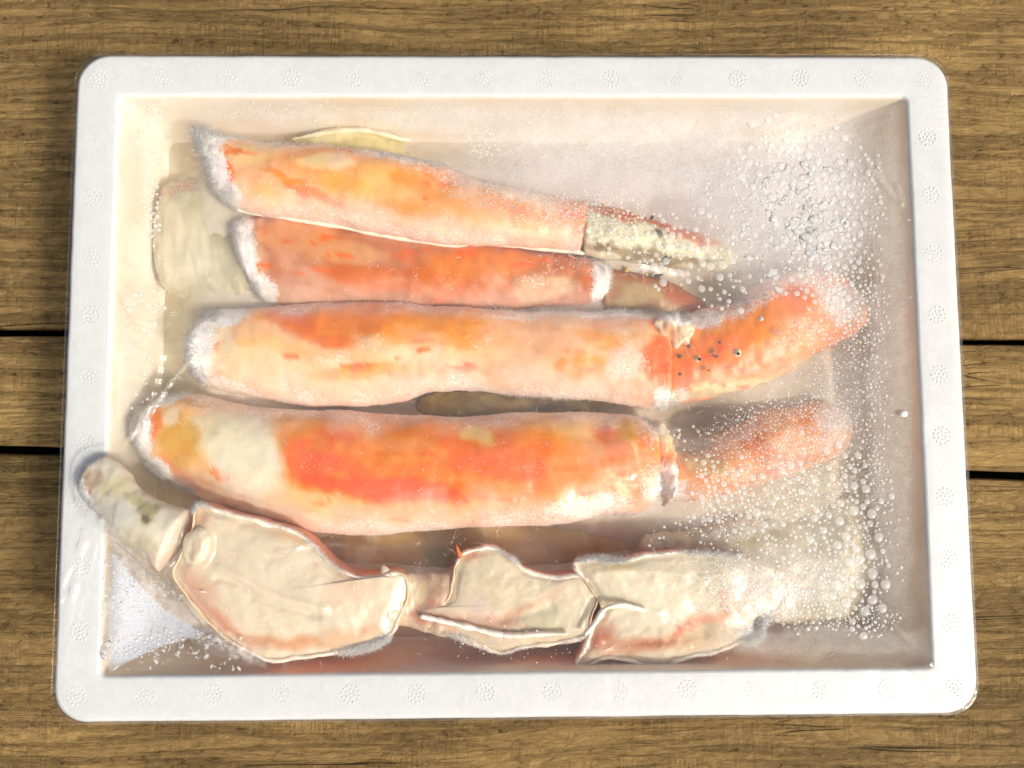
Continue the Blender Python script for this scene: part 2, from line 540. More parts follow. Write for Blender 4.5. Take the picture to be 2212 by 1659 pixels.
def dot_cluster_mesh():
    V, F = [], []
    pts = [(0, 0)]
    for ring, cnt, off in ((1, 6, 0), (2, 12, .26)):
        for k in range(cnt):
            t = off + 2 * math.pi * k / cnt
            pts.append((ring * 2.02 * math.cos(t), ring * 2.02 * math.sin(t)))
    for (x, y) in pts:
        base = len(V)
        for h, r in ((-.15, .60), (.04, .50), (.13, .28)):
            for k in range(8):
                t = 2 * math.pi * k / 8
                V.append(((x + r * math.cos(t)) * MM, (y + r * math.sin(t)) * MM, h * MM))
        V.append((x * MM, y * MM, .155 * MM))
        for q in range(2):
            for k in range(8):
                F.append((base + q * 8 + k, base + q * 8 + (k + 1) % 8, base + (q + 1) * 8 + (k + 1) % 8, base + (q + 1) * 8 + k))
        for k in range(8): F.append((base + 16 + k, base + 16 + (k + 1) % 8, base + 24))
    return V, F


V, F = dot_cluster_mesh()
md, mdt, mdb = new_mat('white_foam_dots')
mdc = N(mdt, 'ShaderNodeTexCoord')
mdt.links.new(ramp(mdt, noise_node(mdt, mdc.outputs['Object'], 300, 2), [(.3, (.73, .74, .75)), (.7, (.775, .785, .795))]), mdb.inputs['Base Color'])
mdb.inputs['Roughness'].default_value = 0.4
dm = mesh_obj('embossed_dots', V, F, md, box)
spots = []
mx, my = a - .0118, b_ - .0128
for k in range(14):
    x = -mx - .0 + 2 * mx * k / 13
    spots += [(x, my), (x, -my)]
for k in range(1, 10):
    y = -my + 2 * my * k / 10
    spots += [(mx, y), (-mx, y)]
for i, (x, y) in enumerate(spots):
    o = dm if i == 0 else dm.copy()
    if i: COL.objects.link(o); o.parent = box
    o.location = (x + random.uniform(-.0005, .0005), y + random.uniform(-.0005, .0005), Z_RIM + .00015 - box.location.z)
    o.rotation_euler = (0, 0, random.uniform(0, 1))

# ------------------------------------------------------------------ crab builders
CONTENT = []          # vertex clouds, used to lay the film over them


def catmull(arr, s):
    arr = np.asarray(arr, float); n = len(arr)
    x = np.clip(s, 0, 1) * (n - 1)
    i = np.minimum(np.floor(x).astype(int), n - 2); t = (x - i)[:, None]
    p0, p1, p2, p3 = arr[np.maximum(i - 1, 0)], arr[i], arr[i + 1], arr[np.minimum(i + 2, n - 1)]
    return 0.5 * ((2 * p1) + (-p0 + p2) * t + (2 * p0 - 5 * p1 + 4 * p2 - p3) * t ** 2 + (-p0 + 3 * p1 - 3 * p2 + p3) * t ** 3)


def blobs_eval(u, v, xyz, blobs, seed, warp=22.0, soft=1.0):
    """weights of soft, wobbly elliptical patches in image coordinates"""
    q = np.stack([u / 60, v / 60, xyz[..., 2] * 20], -1)
    wu = u + warp * 1.3 * fbm(q, 1.0, 6, seed + 31, .62); wv = v + warp * fbm(q, 1.0, 6, seed + 57, .62)
    out = []
    for (bu, bv, ru, rv, rot, st) in blobs:
        c, s = math.cos(math.radians(rot)), math.sin(math.radians(rot))
        du, dv = wu - bu, wv - bv
        e = np.sqrt(((du * c + dv * s) / ru) ** 2 + ((-du * s + dv * c) / rv) ** 2)
        out.append(st * smooth(1 + .4 * soft, 1 - .5 * soft, e))
    return out


def paint(xyz, base, patches, frost, seed, zref, soft=1.0, sat=1.3, veil=0.0):
    p2 = xyz.copy(); p2[..., 2] = zref
    u, v = UV(p2)
    col = np.empty(xyz.shape[:-1] + (4,))
    col[..., :3] = lin(*base)
    ws = blobs_eval(u, v, xyz, [q[:5] + (q[6],) for q in patches], seed, 22.0, soft)
    for q, wgt in zip(patches, ws):
        col[..., :3] += (lin(*q[5]) - col[..., :3]) * wgt[..., None]
    if veil:
        q1 = np.stack([u / 130, v / 70, xyz[..., 2] * 10], -1)
        vm = smooth(-.10, .45, fbm(q1, 1.0, 5, seed + 71, .6)) * veil
        col[..., :3] += (lin(250, 216, 204) - col[..., :3]) * vm[..., None]
        q2 = np.stack([u / 42, v / 15, xyz[..., 2] * 12], -1)
        fk = smooth(.24, .42, fbm(q2, 1.0, 4, seed + 83)) * smooth(.2, -.15, fbm(q1, .6, 3, seed + 85))
        col[..., :3] += (lin(232, 92, 32) - col[..., :3]) * (.8 * fk * smooth(.12, .4, col[..., 0] - col[..., 2]))[..., None]
    lum = col[..., :3].mean(-1, keepdims=True)
    col[..., :3] = np.clip(lum + (col[..., :3] - lum) * sat, .008, 1) * (np.array([.90, .90, .84]) if sat > 1.1 else np.array([.83, .815, .80]))
    if sat > 1.1: col[..., 1] += .09 * (col[..., 0] - col[..., 1])
    fr = np.zeros(xyz.shape[:-1])
    for wgt in blobs_eval(u, v, xyz, frost, seed + 9, 16):
        fr = np.maximum(fr, wgt)
    col[..., 3] = fr
    return col


def grid_normals(V, closed=True):
    du = np.gradient(V, axis=0)
    dv = (np.roll(V, -1, 1) - np.roll(V, 1, 1)) if closed else np.gradient(V, axis=1)
    n = np.cross(du, dv); n /= np.linalg.norm(n, axis=-1, keepdims=True) + 1e-12
    return n


def tube(name, st, parent, mat, base, patches=(), frost=(), e0=.06, e1=.06, nu=190, nv=72, amp=1.0, amp2=.35, seed=0, flat=1.0, content=True, label=None, veil=0.0, sat=1.3, flank=0.0):
    """organic body through stations (u_top, v_top, u_bottom, v_bottom, z centre, half thickness in mm)"""
    st = np.asarray(st, float)
    top = P(st[:, 0], st[:, 1], st[:, 4]); bot = P(st[:, 2], st[:, 3], st[:, 4])
    rows = np.concatenate([top, bot, st[:, 5:6] * MM], 1)
    s = np.linspace(0, 1, nu)
    s = 0.5 - 0.5 * np.cos(np.pi * s) * (0.35 + 0.65 * np.abs(np.cos(np.pi * s)) ** .3) if False else s
    # denser rings near the ends so that they round off
    s = s - 0.10 * np.sin(2 * np.pi * s) / (2 * np.pi) * 6 * 0.9
    s = (s - s[0]) / (s[-1] - s[0])
    R = catmull(rows, s)
    cen = (R[:, :3] + R[:, 3:6]) / 2; half = (R[:, :3] - R[:, 3:6]) / 2; hz = R[:, 6]
    k = np.ones(nu)
    if e0 > 0: k = np.where(s < e0, np.sqrt(np.clip(1 - ((e0 - s) / e0) ** 2, 0.0004, 1)), k)
    if e1 > 0: k = np.where(s > 1 - e1, np.sqrt(np.clip(1 - ((s - 1 + e1) / e1) ** 2, 0.0004, 1)), k)
    ph = np.linspace(0, 2 * np.pi, nv, endpoint=False)
    cp, sp = np.cos(ph), np.sin(ph)
    cp = np.sign(cp) * np.abs(cp) ** .92; sp = np.sign(sp) * np.abs(sp) ** (.92 * flat)
    V = cen[:, None] + (half * k[:, None])[:, None] * cp[None, :, None]
    V[..., 2] += (hz * k)[:, None] * sp[None]
    n = grid_normals(V)
    # outward?
    if np.mean(np.sum(n * (V - cen[:, None]), -1)) < 0: n = -n
    d = amp * MM * fbm(V, 45, 4, seed) * 2.2 + amp2 * MM * fbm(V, 260, 3, seed + 3) * 2
    V = V + n * (d * k[:, None])[..., None]
    zref = float(np.mean(st[:, 4]))
    col = paint(V, base, patches, frost, seed, zref, .55, sat, veil)
    if flank:                                      # rime and pale shell along both flanks of the limb
        fl_n = fbm(V, 70, 4, seed + 91)
        fw = smooth(.50, 1.0, np.abs(cp)[None, :] + .28 * fl_n) * flank
        lo = smooth(.15, .95, -cp[None, :] + .35 * fl_n) * flank * .75
        pale = np.maximum(fw * .7, lo)
        col[..., :3] += (np.array([.80, .60, .52]) - col[..., :3]) * pale[..., None]
        col[..., 3] = np.maximum(col[..., 3], fw * .62)
        col[..., 3] = np.maximum(col[..., 3], flank * .42 * smooth(.15, .5, fbm(V, 55, 4, seed + 95)))
    idx = np.arange(nu * nv).reshape(nu, nv); j = np.roll(idx, -1, 1)
    F = np.stack([idx[:-1].ravel(), j[:-1].ravel(), j[1:].ravel(), idx[1:].ravel()], 1)
    # caps
    Vf = np.concatenate([V.reshape(-1, 3), V[0].mean(0)[None], V[-1].mean(0)[None]])
    cf = np.concatenate([col.reshape(-1, 4), col[0].mean(0)[None], col[-1].mean(0)[None]])
    me_faces = [tuple(q) for q in F.tolist()]
    c0, c1 = nu * nv, nu * nv + 1
    for q in range(nv):
        r = (q + 1) % nv
        me_faces.append((c0, r, q)); me_faces.append((c1, idx[-1, q], idx[-1, r]))
    o = mesh_obj(name, Vf, me_faces, mat, parent, col=cf)
    import bmesh
    bm = bmesh.new(); bm.from_mesh(o.data); bmesh.ops.recalc_face_normals(bm, faces=bm.faces); bm.to_mesh(o.data); bm.free()
    if label: o['label'] = label
    if content: CONTENT.append(Vf)
    return o, V.reshape(-1, 3), n.reshape(-1, 3), col.reshape(-1, 4)


def spikes(pts, nrm, length, radius, spread=.6):
    """four-sided crystals: one mesh"""
    n = len(pts)
    d = nrm + spread * RNG.normal(size=(n, 3)); d /= np.linalg.norm(d, axis=1, keepdims=True)
    ref = RNG.normal(size=(n, 3))
    e1 = np.cross(d, ref); e1 /= np.linalg.norm(e1, axis=1, keepdims=True) + 1e-9
    e2 = np.cross(d, e1)
    L = length[:, None]; r = radius[:, None]
    b0 = pts - d * L * .15 + e1 * r
    b1 = pts - d * L * .15 - .5 * e1 * r + .87 * e2 * r
    b2 = pts - d * L * .15 - .5 * e1 * r - .87 * e2 * r
    tip = pts + d * L
    V = np.stack([b0, b1, b2, tip], 1).reshape(-1, 3)
    i = np.arange(n)[:, None] * 4
    F = np.concatenate([i + np.array([[0, 1, 3]]), i + np.array([[1, 2, 3]]), i + np.array([[2, 0, 3]])])
    return V, F


def frost_on(parent, surf, fuzz, fur=(), zref=.055):
    """fuzz: number of short crystals spread by the frost weight; fur: (u, v, ru, rv, length mm, count)"""
    pts = np.concatenate([q[1] for q in surf]); nr = np.concatenate([q[2] for q in surf]); cl = np.concatenate([q[3] for q in surf])
    up = nr[:, 2] > -.35
    pts, nr, cl = pts[up], nr[up], cl[up]
    A, B, L_, R_ = [], [], [], []
    if fuzz:
        brk = np.clip(0.55 + 1.3 * fbm(pts, 220, 3, 77), 0, 1)
        wgt = np.clip(cl[:, 3] - .18, 0, 1) * brk + 1e-9
        i = RNG.choice(len(pts), fuzz, p=wgt / wgt.sum())
        A.append(pts[i] + RNG.normal(scale=.0004, size=(fuzz, 3))); B.append(nr[i])
        L_.append(RNG.uniform(.25, 1.1, fuzz) * MM * (0.5 + cl[i, 3])); R_.append(RNG.uniform(.07, .17, fuzz) * MM)
    p2 = pts.copy(); p2[:, 2] = zref
    u, v = UV(p2)
    for (bu, bv, ru, rv, ln, cnt) in fur:
        e = np.sqrt(((u - bu) / ru) ** 2 + ((v - bv) / rv) ** 2)
        wgt = smooth(1.15, .5, e) + 1e-12
        if (e < 1.1).sum() < 4: continue
        cnt = int(cnt * 1.5); ln = ln * 1.15
        i = RNG.choice(len(pts), cnt, p=wgt / wgt.sum())
        A.append(pts[i] + RNG.normal(scale=.0005, size=(cnt, 3))); B.append(nr[i])
        L_.append(RNG.uniform(.3, 1.0, cnt) ** 1.4 * ln * MM); R_.append(RNG.uniform(.07, .19, cnt) * MM)
    if not A: return
    V, F = spikes(np.concatenate(A), np.concatenate(B), np.concatenate(L_), np.concatenate(R_), .85)
    o = mesh_obj('frost', V, F, MAT_FROST, parent, smooth_shade=False, kind='stuff')
    return o


GROUP = 'frozen crab legs packed in the box'
OR, DO, RO = (240, 138, 66), (232, 96, 38), (214, 92, 52)
PE, PK, CR, WH, TN, OL, DK = (242, 186, 142), (246, 190, 170), (236, 218, 186), (248, 240, 232), (206, 150, 98), (208, 196, 152), (52, 50, 44)


def zz(st, zc, hz):
    """add height and thickness to image-pixel stations; zc, hz may be numbers or lists"""
    n = len(st)
    zc = np.interp(np.linspace(0, 1, n), np.linspace(0, 1, len(np.atleast_1d(zc))), np.atleast_1d(zc))
    hz = np.interp(np.linspace(0, 1, n), np.linspace(0, 1, len(np.atleast_1d(hz))), np.atleast_1d(hz))
    return [tuple(q) + (zc[i], hz[i]) for i, q in enumerate(st)]


def lip(name, pts, z, r, parent, col, seed, frost=0.3, wob=.5):
    """wavy cut edge of the shell: a thin flattened rope along image-pixel points"""
    pts = np.asarray(pts, float)
    n = max(60, len(pts) * 14)
    s = np.linspace(0, 1, n)
    zc = np.interp(s, np.linspace(0, 1, len(np.atleast_1d(z))), np.atleast_1d(z))
    q = catmull(pts, s)
    C = P(q[:, 0], q[:, 1], zc)
    C[:, 2] += wob * MM * fbm(C, 120, 3, seed)
    T = np.gradient(C, axis=0); T /= np.linalg.norm(T, axis=1, keepdims=True)
    S_ = np.cross(T, (0, 0, 1.0)); S_ /= np.linalg.norm(S_, axis=1, keepdims=True); U = np.cross(S_, T)
    m_ = 10
    ph = np.linspace(0, 2 * np.pi, m_, endpoint=False)
    rr = r * MM * (1 + .45 * fbm(C, 200, 3, seed + 1)) * np.minimum(1, np.minimum(s, 1 - s) * 25 + .05)
    V = C[:, None] + rr[:, None, None] * (S_[:, None] * np.cos(ph)[None, :, None] + 1.3 * U[:, None] * np.sin(ph)[None, :, None])
    idx = np.arange(n * m_).reshape(n, m_); j = np.roll(idx, -1, 1)
    F = np.stack([idx[:-1].ravel(), idx[1:].ravel(), j[1:].ravel(), j[:-1].ravel()], 1)
    cl = np.empty((n * m_, 4)); cl[:, :3] = lin(*col); cl[:, 3] = frost
    o = mesh_obj(name, V.reshape(-1, 3), F, MAT_SHELL, parent, col=cl)
    nn = (V - C[:, None]).reshape(-1, 3); nn /= np.linalg.norm(nn, axis=1, keepdims=True) + 1e-9
    return o, V.reshape(-1, 3), nn, cl


def wart(parent, u, v, z, r, col, tilt=(0, 0, 1), h=1.6):
    """a short thorn or wart of the shell"""
    c = P(u, v, z)
    t = Vector(tilt).normalized(); e1 = t.orthogonal().normalized(); e2 = t.cross(e1)
    V, F = [], []
    for k, (f, hh) in enumerate(((1.15, -.5), (.85, .2), (.5, .75), (.12, 1.15))):
        for q in range(8):
            w_ = 2 * math.pi * q / 8
            p = Vector(c) + (e1 * math.cos(w_) + e2 * math.sin(w_)) * r * MM * f + t * (r * MM * h * hh)
            V.append(p)
    for k in range(3):
        for q in range(8):
            F.append((k * 8 + q, k * 8 + (q + 1) % 8, (k + 1) * 8 + (q + 1) % 8, (k + 1) * 8 + q))
    F.append(tuple(range(24, 32)))
    cl = np.empty((len(V), 4)); cl[:, :3] = lin(*col); cl[:, 3] = 0
    return mesh_obj('thorn', np.array(V), F, MAT_SHELL, parent, col=cl)


# ---- added bed of murky ice, raised so shadows fall shorter and lighter
bx, by = 190, 140
bX, bY = np.meshgrid(np.linspace(-(ia - .0032), ia - .0032, bx), np.linspace(-(ib - .0032), ib - .0032, by))
bP = np.stack([bX, bY, np.full(bX.shape, .045)], -1)
bU, bV = UV(bP)
ew = .010 * fbm(bP, 22, 3, 907)
edge_w = smooth(.002, .040, ia - bX + ew) * smooth(.002, .034, ia + bX + ew) * smooth(.002, .032, ib - bY + ew) * smooth(.002, .026, ib + bY + ew)
bZ = (.0475 - Z_FLOOR) * edge_w
for (du, dv, ru, rv, dep) in ((1080, 868, 230, 34, .026), (1000, 1178, 330, 40, .018), (1510, 905, 90, 36, .022), (1100, 1400, 480, 26, .012), (1500, 600, 120, 40, .008), (330, 900, 50, 120, .008)):
    bZ -= dep * np.exp(-((bU - du) / ru) ** 2 - ((bV - dv) / rv) ** 2) * edge_w
bZ = np.maximum(bZ + edge_w * (.0022 * fbm(bP, 32, 4, 901) + .0006 * fbm(bP, 160, 3, 903)), .0008) + Z_FLOOR
bP[..., 2] = bZ
bcol = paint(bP, (232, 222, 206), [(330, 620, 130, 420, 0, (212, 204, 172), .8), (1500, 340, 560, 170, 0, (240, 232, 232), .9), (1760, 1150, 220, 240, 0, (222, 208, 178), .7), (1000, 1178, 420, 60, 0, (196, 168, 128), .8), (1080, 868, 260, 46, 0, (132, 104, 68), .9), (1510, 905, 100, 44, 0, (168, 140, 104), .7), (1100, 1400, 520, 40, 0, (190, 150, 112), .7), (1480, 610, 120, 50, 0, (206, 190, 172), .6)], [(1500, 320, 500, 150, 0, .25)], 905, .045, 1.6, 1.0)  # brown patches paint the shade of the gaps between legs into the ice
bi = np.arange(bx * by).reshape(by, bx)
added_ice_bed = mesh_obj('added_ice_bed', bP.reshape(-1, 3), np.stack([bi[:-1, :-1].ravel(), bi[:-1, 1:].ravel(), bi[1:, 1:].ravel(), bi[1:, :-1].ravel()], 1), crab_material('murky_ice', .4, .25, .3), None, col=bcol.reshape(-1, 4))
tag(added_ice_bed, 'added bed of murky pale ice that shortens the shadows between the crab legs', 'ice', None, 'stuff')

# ---- bottom layer: pale pieces lying on the floor of the box
pc = empty('crab_piece', tuple(P(430, 540, Z_FLOOR)))
tag(pc, 'pale olive crab shell piece on the box floor left of the leg ends', 'crab piece', GROUP)
s1 = tube('shell', zz([(326, 470, 332, 590), (360, 408, 365, 640), (420, 388, 430, 664), (480, 400, 490, 668), (540, 440, 560, 664), (600, 480, 610, 650)], .0415, [3, 6.5, 8.5, 8, 5]), pc, MAT_SHELL,
          (218, 206, 168), [(400, 415, 50, 14, -20, (222, 150, 110), .8), (420, 560, 70, 60, 0, (232, 222, 190), .7), (470, 480, 24, 70, -30, (204, 192, 146), .6), (430, 585, 60, 10, -10, (238, 230, 204), .7), (480, 610, 60, 14, 50, (236, 228, 198), .6), (350, 640, 40, 20, 0, (196, 182, 138), .6), (390, 480, 16, 60, -20, (238, 228, 196), .6)],
          [(440, 390, 60, 22, 0, .35)], .2, .1, 120, 56, 2.4, .7, 21, sat=.75)
frost_on(pc, [s1], 500, [(400, 402, 60, 20, 2.0, 300)])

pc = empty('crab_piece', tuple(P(760, 320, Z_FLOOR)))
tag(pc, 'pale curved shell edge peeking out above the uppermost crab leg', 'crab piece', GROUP)
s1 = tube('shell', zz([(612, 312, 620, 420), (680, 288, 680, 420), (760, 277, 760, 430), (840, 288, 830, 430), (885, 310, 880, 420)], .040, [6, 10, 10, 9, 6]), pc, MAT_SHELL,
          (214, 202, 164), [(760, 300, 90, 20, 0, (236, 226, 192), .8)], [], .1, .1, 110, 48, 1.0, .4, 23)
s2 = lip('shell_edge', [(628, 304), (680, 293), (740, 284), (790, 283), (830, 291), (862, 300), (888, 304)], [.043, .048, .049, .045], 1.3, pc, (240, 230, 200), 6, 0.2)
frost_on(pc, [s1, s2], 0, [(640, 300, 30, 12, 1.5, 120), (870, 305, 26, 12, 1.5, 120)])

pc = empty('crab_piece', tuple(P(1720, 1230, Z_FLOOR)))
tag(pc, 'cream crab joint under the thick droplets near the lower right corner', 'crab piece', GROUP)
s1 = tube('shell', zz([(1385, 1172, 1390, 1200), (1450, 1148, 1455, 1205), (1560, 1130, 1565, 1240), (1660, 1108, 1660, 1330), (1760, 1075, 1750, 1345), (1840, 1075, 1830, 1335), (1893, 1130, 1890, 1290)], [.050, .046, .042, .040], [5, 9, 11, 11, 10, 7]), pc, MAT_SHELL,
          (228, 214, 178), [(1450, 1170, 60, 18, -10, (232, 218, 160), .8), (1640, 1165, 60, 18, 0, (196, 178, 112), .7), (1780, 1150, 60, 70, 0, (206, 194, 150), .6), (1740, 1270, 80, 50, 0, (234, 226, 200), .7)], [(1600, 1140, 120, 22, -8, .5)], .08, .2, 150, 60, 2.4, .8, 25, sat=.8)
frost_on(pc, [s1], 900, [(1560, 1140, 140, 22, 1.6, 500)])

pc = empty('crab_piece', tuple(P(1050, 1170, Z_FLOOR)))
tag(pc, 'low brownish shell piece, partly standing in for the shaded floor between the big orange leg and the split leg', 'crab piece', GROUP)
s1 = tube('shell', zz([(640, 1120, 640, 1260), (760, 1120, 760, 1290), (900, 1110, 900, 1290), (1100, 1100, 1100, 1280), (1300, 1110, 1300, 1270), (1420, 1120, 1420, 1230)], .034, [6, 9, 9, 9, 6]), pc, MAT_SHELL,
          (186, 154, 112), [(945, 1195, 30, 26, 0, (128, 124, 62), .85), (800, 1200, 20, 70, 8, (214, 200, 172), .6), (740, 1210, 14, 70, 6, (140, 112, 80), .6), (1060, 1165, 14, 50, 0, (210, 190, 160), .5)], [], .1, .1, 120, 40, 1.0, .4, 27)  # brown colour also paints the shade of the floor across this gap

pc = empty('crab_piece', tuple(P(1100, 870, Z_FLOOR)))
tag(pc, 'dark olive shell piece deep in the gap between the two middle legs', 'crab piece', GROUP)
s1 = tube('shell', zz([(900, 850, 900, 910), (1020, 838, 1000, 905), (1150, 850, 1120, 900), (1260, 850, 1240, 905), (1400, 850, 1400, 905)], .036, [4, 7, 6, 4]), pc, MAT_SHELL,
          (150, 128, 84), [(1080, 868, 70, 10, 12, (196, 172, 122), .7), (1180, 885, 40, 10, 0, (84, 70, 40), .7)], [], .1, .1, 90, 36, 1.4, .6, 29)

# ---- second leg (lies under the uppermost one)
lg = empty('crab_limb', tuple(P(950, 590, Z_FLOOR)))
tag(lg, 'shaded salmon crab leg tucked under the uppermost leg, frosty at both ends', 'crab leg', GROUP)
b1 = tube('leg_segment', zz([(512, 500, 540, 560), (530, 470, 560, 640), (600, 465, 610, 668), (760, 480, 760, 676), (900, 500, 900, 676), (1030, 520, 1030, 676), (1150, 538, 1150, 672), (1250, 550, 1250, 664), (1318, 572, 1318, 646)], .044, [12, 14, 15, 15, 15, 14, 13]), lg, MAT_SHELL,
          (194, 118, 96), [(900, 620, 190, 30, 3, (212, 100, 54), .85), (640, 520, 80, 40, 0, (226, 158, 124), .7), (760, 560, 80, 26, 0, (232, 176, 138), .6), (1050, 580, 120, 30, 0, (222, 128, 84), .8), (900, 575, 24, 10, 0, (226, 96, 48), .7), (560, 600, 30, 60, 0, (238, 200, 176), .8), (620, 655, 60, 16, 10, (196, 150, 100), .7),
                            (1180, 630, 60, 26, 0, (236, 206, 178), .6), (1265, 580, 30, 20, 0, (228, 130, 96), .6), (800, 660, 200, 14, 0, (170, 100, 66), .6)],
          [(530, 560, 44, 120, -8, .95), (565, 640, 50, 44, 0, .85), (1300, 610, 36, 60, 0, .9), (1150, 620, 40, 20, 0, .4), (1190, 590, 40, 24, 0, .35)], .05, .05, 190, 64, 1.2, .35, 41, veil=.4, flank=.5)
b2 = tube('leg_tip', zz([(1290, 575, 1295, 680), (1360, 586, 1360, 692), (1420, 602, 1415, 700), (1480, 632, 1470, 706), (1545, 664, 1530, 710)], [.042, .042, .04], [11, 11, 9, 6]), lg, MAT_SHELL,
          (190, 142, 96), [(1360, 600, 60, 16, 8, (206, 116, 56), .85), (1480, 650, 60, 22, 28, (196, 104, 58), .9), (1380, 640, 50, 16, 10, (210, 184, 132), .7), (1340, 660, 40, 16, 0, (190, 170, 120), .6), (1410, 600, 26, 7, 10, (70, 62, 44), .7)], [], .05, .10, 90, 40, .9, .3, 43, sat=1.0)
wart(lg, 1420, 597, .047, 1.2, (60, 56, 46), (1, .35, .3), 2.6)
wart(lg, 1352, 586, .047, 1.6, (216, 170, 96), (.2, .9, .5), 1.5)
wart(lg, 1395, 596, .047, 1.3, (200, 186, 130), (.4, .9, .5), 1.5)
frost_on(lg, [b1], 3600, [(522, 560, 26, 110, 4.0, 1500), (556, 640, 36, 30, 3.6, 700), (1312, 600, 22, 50, 2.6, 800), (1255, 575, 40, 22, 2.2, 400)], .044)

# ---- uppermost leg
lg = empty('crab_limb', tuple(P(860, 420, Z_FLOOR)))
tag(lg, 'uppermost peach crab leg with a cream claw tip pointing right', 'crab leg', GROUP)
a1 = tube('leg_segment', zz([(428, 282, 448, 344), (460, 288, 474, 420), (530, 307, 530, 455), (620, 316, 610, 470), (720, 322, 705, 484), (800, 330, 785, 500), (880, 347, 865, 515), (960, 365, 945, 525), (1040, 390, 1030, 530), (1120, 412, 1110, 533), (1200, 427, 1190, 541), (1272, 436, 1264, 549)], [.056, .057, .058, .056], [13, 16, 17, 16, 15, 13]), lg, MAT_SHELL,
          (242, 188, 158), [(930, 430, 330, 46, 12, (242, 158, 98), .6), (640, 350, 120, 26, 0, (238, 168, 130), .6), (720, 372, 60, 18, 0, (250, 224, 184), .8), (840, 420, 60, 40, 10, (246, 192, 136), .7),
                            (502, 372, 30, 12, 30, DO, .95), (508, 400, 18, 16, 60, DO, .9), (540, 412, 26, 14, 0, (250, 200, 170), .8), (690, 440, 62, 11, 20, (240, 112, 44), .95), (640, 408, 60, 10, 15, (240, 140, 84), .8), (600, 440, 50, 14, 20, (222, 172, 116), .7), (640, 455, 60, 12, 12, (232, 196, 148), .7),
                            (770, 342, 28, 8, 5, (238, 112, 50), .85), (905, 420, 60, 20, 20, (240, 138, 70), .7), (760, 430, 60, 24, 10, (242, 170, 106), .7), (970, 400, 60, 20, 18, (238, 128, 72), .7), (880, 470, 90, 12, 10, (242, 150, 92), .8), (1010, 455, 90, 20, 12, (244, 158, 104), .7),
                            (1130, 480, 120, 26, 10, (244, 178, 146), .75), (1120, 470, 60, 12, 10, (232, 130, 88), .6), (1235, 470, 36, 34, 0, (224, 128, 96), .6), (1180, 520, 100, 10, 4, (244, 214, 190), .8), (1262, 535, 10, 14, 0, (216, 128, 80), .8), (800, 488, 260, 9, 9, (246, 214, 180), .8), (560, 345, 60, 26, 0, (244, 208, 168), .7)],
          [(452, 305, 54, 60, 0, 1.0), (474, 385, 40, 70, -20, 1.0), (512, 434, 30, 24, 20, .85), (500, 305, 60, 14, 8, .7), (660, 326, 140, 12, 3, .5), (880, 358, 120, 16, 10, .58), (980, 395, 120, 28, 14, .48), (1120, 435, 120, 24, 12, .52), (1200, 470, 80, 36, 8, .42), (640, 345, 80, 22, 0, .25)], .035, .03, 230, 72, .9, .2, 51, veil=.6, flank=.8)
a2 = lip('cut_edge', [(505, 448), (540, 459), (600, 467), (680, 481), (760, 495), (840, 512), (930, 525), (985, 530), (1040, 524), (1090, 528), (1160, 536), (1240, 544), (1264, 548)], .0565, 1.15, lg, (250, 238, 218), 52, .2, .8)
a3 = tube('claw_tip', zz([(1258, 447, 1258, 549), (1330, 452, 1325, 561), (1400, 475, 1395, 568), (1460, 496, 1455, 575), (1520, 512, 1515, 582), (1582, 545, 1576, 584)], [.056, .056, .057], [12, 13, 12, 10, 8]), lg, MAT_SHELL,
          (240, 230, 208), [(1330, 462, 90, 26, 14, (214, 106, 74), .95), (1440, 498, 120, 17, 20, (216, 104, 78), .95), (1530, 518, 50, 14, 24, (226, 128, 96), .9), (1400, 562, 150, 9, 6, (150, 122, 84), .75), (1300, 552, 40, 8, 5, (130, 96, 60), .7), (1440, 560, 12, 7, 10, (44, 46, 42), .95), (1410, 520, 12, 8, 0, (92, 88, 78), .9), (1560, 565, 26, 20, 0, (214, 200, 158), .7)],
          [(1330, 462, 50, 16, 10, .3)], .03, .09, 110, 48, .8, .3, 55, sat=1.12)
wart(lg, 1408, 470, .060, 1.0, DK, (.7, .9, .4), 1.8)
wart(lg, 1300, 446, .060, 1.4, (206, 110, 78), (.2, 1, .5), 1.2)
frost_on(lg, [a1, a3], 6500, [(444, 296, 34, 40, 5.5, 1700), (462, 370, 26, 60, 4.2, 1500), (505, 436, 26, 20, 3.2, 500), (500, 304, 50, 10, 2.6, 500), (640, 322, 100, 9, 1.8, 500), (860, 350, 140, 14, 1.8, 900), (960, 372, 60, 14, 2.0, 450)], .057)

